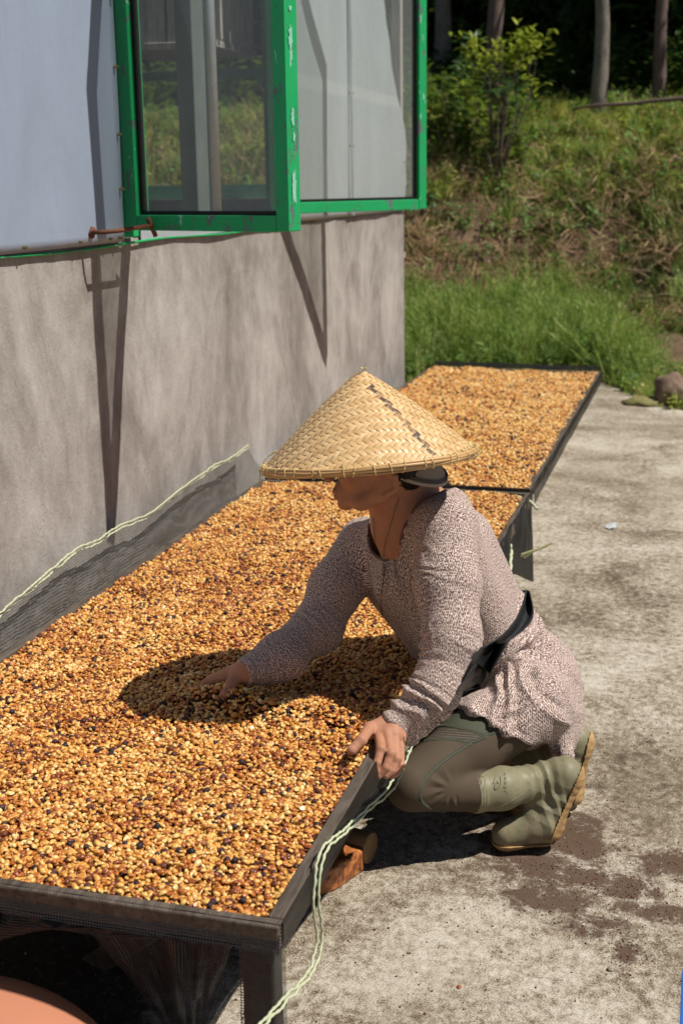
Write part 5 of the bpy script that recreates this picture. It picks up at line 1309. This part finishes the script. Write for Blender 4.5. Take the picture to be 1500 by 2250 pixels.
# tall grass at the foot of the bank; its top sinks towards the right
def tall_sc(X, Y, g_):
    s = np.interp(X, [-3.2,-2.2,-1.75,-1.1,-.6,-.28,.2], [.9,.75,1.05,1.3,.85,.42,.3])*(1+.6*fbm(X, Y, 91, 2, 1.9)); return s*g_.uniform(.7,1.3,len(X))
def behind_slab(m=.05): return lambda X, Y, D_, g_: Y > slab_edge(X)+m+.03*g_.standard_normal(len(X))
zone('grass', 6500, (-4.2, 1.2), (-1.3, 1.65), GR, [.08,.05,.36,.31,.20], tall_sc, 'dense tall green grass growing at the foot of the bank', 1, .42, keepf=lambda X, Y, D_, g_: (Y > slab_edge(X)+.12) & (D_ < np.interp(X, [-4,-1.2,-.6,-.2,.3], [1.65,1.65,1.0,.35,.1])) & (fbm(X, Y, 93, 2, 2.6) > -.42))
zone('ground_weeds', 900, (-2.4, 1.2), (-1.3, .4), [SG[1], SG[2], SG[0]], [.4,.3,.3], (.5, 1.1), 'low weeds creeping over the far edge of the concrete', 2, keepf=behind_slab(.0))
zone('bank_growth', 4200, (-6, 2), (1.4, 3.1), RT, [.26,.26,.27,.21], (.6, 1.3), 'roots, dry stalks and weeds hanging on the brown bank', 3, .5, keepf=lambda X, Y, D_, g_: fbm(X*1.0, D_*1.6, 71, 3, 1.6) > -.6)
zone('bank_growth', 2600, (-6, 2), (1.3, 3.1), [RT[2], RT[3], GR[0]], [.4,.35,.25], (.6, 1.1), 'green weeds in patches on the bank', 9, .5, keepf=lambda X, Y, D_, g_: fbm(X*1.0, D_*1.6, 77, 3, 1.4) > .02)
zone('grass', 5200, (-6, 2.4), (2.5, 5.0), SG, [.42,.2,.2,.18], (.7, 1.5), 'short bright grass on top of the bank', 4, .25)
zone('undergrowth', 900, (-9, 4), (4.6, 9), FO, [.4,.4,.2], (.5, 1.1), 'dark leafy undergrowth beneath the trees', 5, .3)
zone('undergrowth', 1600, (-12, 7), (8.5, 14), FO, [.35,.35,.3], (.9, 2.2), 'deep dark forest undergrowth behind the trunks', 6, .3)
zone('undergrowth', 120, (-3.7, -1.7), (2.8, 4.4), FO, [.4,.4,.2], (.4, .9), 'dark shrubs on the shaded left part of the bank top', 8, .3)
# leaf wall of the forest behind, hanging branches between the trunks
g_ = np.random.default_rng(12); n = 2600; X = g_.uniform(-12, 7, n); Y = g_.uniform(16.5, 24, n); Z = terrain(X, Y)+g_.uniform(.2, 4.5, n)
instancer('forest_foliage', np.stack([X, Y, Z], 1), np.stack([g_.normal(0,.9,n), g_.normal(0,.9,n), g_.uniform(0,6.28,n)], 1), g_.uniform(.8, 2.0, n), g_.choice(3, n), FO, 'mass of dark leaves in the forest behind the bank')
M_BARK = m_wood('pale_bark', (.10,.085,.07), (.30,.265,.22), (9,9,2), 6, .9); M_BARK2 = m_wood('reddish_bark', (.085,.055,.045), (.21,.15,.13), (9,9,2), 6, .9)
def tree(px, pyb, y, r, top, cc, cr, mat, label, lean=0., n=3600, seed=0, xy=None):
    base = at(px, pyb, y) if xy is None else Vector((*xy, 0)); base.z = float(terrain(np.array([base.x]), np.array([base.y]))[0])
    root = empty('tree', base, label, 'tree', 'trees behind the bank'); gg = random.Random(seed)
    cc = Vector(cc); P = []; R_ = []
    for k in range(13):
        t = k/12; q = base.lerp(Vector((cc.x, cc.y, cc.z)), t**1.5 if False else t); q = Vector((base.x+(cc.x-base.x)*max(0, t-.55)/.45, base.y+(cc.y-base.y)*max(0, t-.55)/.45, base.z-.1+(cc.z-base.z)*t))
        q += Vector((.035*mn.noise(Vector((k*.6, seed, 0)))+lean*t, .03*mn.noise(Vector((k*.6, seed, 4))), 0)); P.append(q); R_.append(r*(1.25-.75*t)*(1+.35*math.exp(-t*14)))
    mb = MB(); mb.tube(P, R_, 14); mb.build('trunk', mat, root, True)
    for _ in range(9):
        a = P[gg.randint(6, 11)]; d = rv(gg, gg.uniform(.1,.9)); L = cr*gg.uniform(.6,.95); mb = MB()
        mb.tube([a, a+d*L*.4+Vector((0,0,.1)), a+d*L*.75+Vector((0,0,.12)), a+d*L], [r*.38, r*.26, r*.16, .01], 7); mb.build('limb', mat, root, True)
    mb = MB(); cl = [cc+Vector((gg.gauss(0,.5), gg.gauss(0,.5), gg.gauss(0,.32)))*cr*.85 for _ in range(26)]
    for _ in range(n):
        c = gg.choice(cl); q = c+Vector((gg.gauss(0,1), gg.gauss(0,1), gg.gauss(0,.8)))*cr*.20; d = rv(gg, gg.uniform(-.6,.4)); s = d.cross(Vector((0,0,1))).normalized()
        L = gg.uniform(.10,.19); w = L*.24; q2 = q+d*L; mb.add([q, q+d*L*.5-s*w, q2, q+d*L*.5+s*w], [(0,1,2,3)])
    tag(mb.build('crown', M_CROWN, root), kind='stuff'); return root
tree(1085, 240, 16.0, .075, 0, (-.9, 15.4, 5.6), 1.6, M_BARK2, 'reddish-grey tree trunk rising behind the bright yellow-green shrub', seed=1)
tree(1316, 222, 15.6, .062, 0, (-.1, 15.8, 5.9), 1.6, M_BARK, 'pale sunlit tree trunk standing clear on the bank top', seed=2)
tree(1446, 208, 16.3, .055, 0, (1.1, 16.2, 5.8), 1.6, M_BARK2, 'slim dark tree trunk near the right border of the photo', seed=3)
for k, (x, y, cz) in enumerate(((3.4,15.8,6.0),(-2.8,16.2,6.2),(.6,17.6,7.2),(3.2,17.8,7.4),(-2.0,18.8,7.6),(5.6,16.6,7.),(4.9,20.2,8.6),(1.7,20.6,8.8),(-1.5,21.4,9.),(7.7,18.8,8.4))):  # further trees, mostly out of view, added so their crowns shade the forest
    tree(0, 0, y, .09, 0, (x, y, cz), 2.1, M_BARK, ('unseen tree beyond the right side of the bank with its crown high above','tree far left in the forest behind the greenhouse','unseen tall forest tree behind the pale trunk','unseen forest tree right of centre behind the first row','forest tree at the back left','unseen outermost forest tree on the right','unseen rear forest tree at the far right','unseen rear forest tree behind the middle','rear forest tree at the back left','unseen last forest tree at the far right edge')[k], seed=10+k, n=3000, xy=(x-.4, y))
# the bright shrub
sp = at(1092, 300, 13.9); sp.z = float(terrain(np.array([sp.x]), np.array([sp.y]))[0])
shrub = empty('shrub', sp, 'small shrub with fresh yellow-green leaves on the dark side of the bank', 'shrub')
gg = random.Random(5); tips = []
for (x, y) in ((1042,98),(1035,120),(1070,130),(1108,118),(1135,95),(1160,85),(1186,92),(1172,104),(1150,118),(1120,140),(1085,160),(1060,150),(1095,110),(1140,130),(1020,200),(1040,230),(1165,195)):
    tp = at(x, y, 13.9+gg.uniform(-.2,.2)); tips.append(tp); m_ = sp.lerp(tp, .55)+Vector((gg.uniform(-.08,.08), gg.uniform(-.06,.06), .05)); mb = MB(); mb.tube([sp-Vector((0,0,.05)), sp.lerp(m_,.5)+Vector((0,0,.03)), m_, tp], [.009,.007,.005,.002], 6); mb.build('stem', M_BARK2, shrub, True)
for tp in tips:
    for _ in range(24):
        d = rv(gg, gg.uniform(0,1.2)); mb = MB(); s = d.cross(Vector((0,0,1))).normalized(); q = tp+Vector((gg.gauss(0,.06), gg.gauss(0,.05), gg.gauss(0,.05)))
        leaf(mb, q, d, s.cross(d), gg.uniform(.06,.11), .034, gg.uniform(0,.4)); mb.build('leaf', M_YLEAF, shrub, True)
# pole lying on the bank, stones at the slab edge
def to_ground(px, py, y): q = at(px, py, y); return q
mb = MB(); L0 = [(1255,240),(1310,231),(1380,228),(1430,222),(1500,216),(1560,212)]; mb.tube([at(x, y, 15.0) for x, y in L0], [.010,.014,.017,.019,.022,.022], 10)
tag(mb.build('fallen_pole', M_BARK2, None, True), 'pale bare pole lying along the top of the bank on the right', 'log')
def stone(name, c, r, mat, label, cat='stone', seed=0, sq=.8):
    bm = bmesh.new(); bmesh.ops.create_icosphere(bm, subdivisions=4, radius=1)
    for v in bm.verts:
        n = mn.noise(v.co*1.2+Vector((seed,0,0)))*.28+mn.noise(v.co*3+Vector((0,seed,0)))*.10; v.co = Vector((v.co.x*r[0], v.co.y*r[1], v.co.z*r[2]))*(1+n)
    me = bpy.data.meshes.new(name); bm.to_mesh(me); bm.free(); o = link(name, me, mat, None, True); o.location = c; return tag(o, label, cat)
q = atz(1470, 893, 0); stone('stone', q+Vector((0,.08,.085)), (.105,.10,.12), simple('brown_stone', (.20,.135,.10), .9, .3, 14, .5, .01), 'rounded brown boulder at the far end of the concrete', seed=3)
q = atz(1412, 892, 0); stone('stone', q+Vector((0,.06,.015)), (.13,.10,.035), simple('mossy_stone', (.22,.20,.08), .9, .3, 14, .5, .01), 'flat mossy stone lying left of the brown boulder', seed=8)
for k, (x, y, r, l) in enumerate(((1341,1992+140,.006,'small pale pebble on the concrete at lower right'),(1008,2170,.004,'tiny red-brown pebble on the concrete near the bottom'))):
    q = atz(x, y, 0); stone('pebble', q+Vector((0,0,r*.5)), (r,r,r*.7), simple('pebble_tone', ((.3,.27,.2),(.35,.12,.05))[k], .8), l, 'pebble', k)
q = atz(1338, 1160, 0); mb = MB(); mb.add([q+Vector(v) for v in ((-.02,0,.003),(.0,-.035,.006),(.03,-.02,.012),(.02,.03,.02),(-.01,.03,.008))], [(0,1,2,3,4)]); o = mb.build('paper_scrap', simple('pale_blue_paper', (.55,.60,.60), .7)); tag(o, 'crumpled pale scrap lying on the far concrete', 'litter'); md = o.modifiers.new('t','SOLIDIFY'); md.thickness = .0006
# crumbs, husks and grit scattered over the yard (too many to count)
cr = []
for nm, r, mt in (('crumb', .0022, simple('dark_husk', (.055,.03,.02), .8)), ('crumb', .003, simple('red_husk', (.16,.05,.025), .7)), ('crumb', .0026, simple('pale_grit', (.42,.36,.27), .8))):
    bm = bmesh.new(); bmesh.ops.create_icosphere(bm, subdivisions=1, radius=r)
    for v in bm.verts: v.co *= 1+.5*mn.noise(v.co*900); 
    me = bpy.data.meshes.new(nm); bm.to_mesh(me); bm.free(); me.materials.append(mt); cr.append(bpy.data.objects.new('proto_'+nm, me))
g_ = np.random.default_rng(77); n = 2600; X = g_.uniform(-1.2, .35, n); Y = g_.uniform(1.4, 5.2, n); P = np.stack([X, Y, X*0+.001], 1)
nc = 900; pick = g_.integers(0, len(STAINS), nc); st = np.array([s[:4] for s in STAINS])[pick]; P2 = np.stack([st[:,0]+g_.normal(0,.75,nc)*st[:,2], st[:,1]+g_.normal(0,.75,nc)*st[:,3], np.full(nc,.0008)], 1)
Pc = np.concatenate([P, P2]); n = len(Pc); ix = np.concatenate([g_.choice(3, len(P), p=[.6,.12,.28]), g_.choice(2, nc, p=[.75,.25])])
instancer('yard_crumbs', Pc, g_.uniform(0,6.28,(n,3)), np.concatenate([g_.uniform(.3,1.0,len(P)), g_.uniform(.25,.75,nc)]), ix, cr, 'husks and crumbs scattered over the concrete')
# ================================================================== foreground things cut by the frame
# upturned salmon-coloured plastic basin
tp = at(0, 2160, 1.95).z-.110
_q = at(20, 2160, 1.95); bc = Vector((_q.x-.17, _q.y-.045, 0)); mb = MB(); RB = .34; tp -= .012; prof = [(RB*math.sin(a)**.55, tp-.16*(1-math.cos(a))) for a in np.linspace(0, math.pi/2, 20)]+[(RB+.012,.03),(RB+.03,.022),(RB+.032,.004),(RB+.025,0)]
n = 64; rg = [[bc+Vector((math.cos(2*math.pi*j/n)*r_, math.sin(2*math.pi*j/n)*r_, z_)) for j in range(n)] for r_, z_ in prof]
mb.loft(rg)
o = mb.build('basin', simple('salmon_plastic', (.52,.22,.13), .45, .04, 6, .03), None, True); tag(o, 'smooth salmon-coloured upturned basin blurred at the bottom left corner', 'basin'); md = o.modifiers.new('t','SOLIDIFY'); md.thickness = .003
# blue crate
c0 = atz(1497, 2135, .172); cx, cy = c0.x+.006, c0.y-.2
bl_ = empty('crate', (cx+.15, cy+.1, 0), 'bright blue plastic crate just entering the right edge', 'crate'); M_BLUE = simple('blue_plastic', (.02,.13,.50), .4, .06, 10, .05)
for nm, a, b in (('side_panel', (cx, cy, .01), (cx+.006, cy+.2, .16)), ('side_panel', (cx+.294, cy, .01), (cx+.30, cy+.2, .16)), ('end_panel', (cx+.0065, cy, .01), (cx+.2935, cy+.006, .16)), ('end_panel', (cx+.0065, cy+.194, .01), (cx+.2935, cy+.2, .16)), ('bottom_panel', (cx+.0065, cy+.0065, .01), (cx+.2935, cy+.1935, .016)), ('rim', (cx-.006, cy-.006, .1605), (cx+.0, cy+.206, .172))):
    mb = MB(); mb.box(a, b); mb.build(nm, M_BLUE, bl_, bevel=.002)
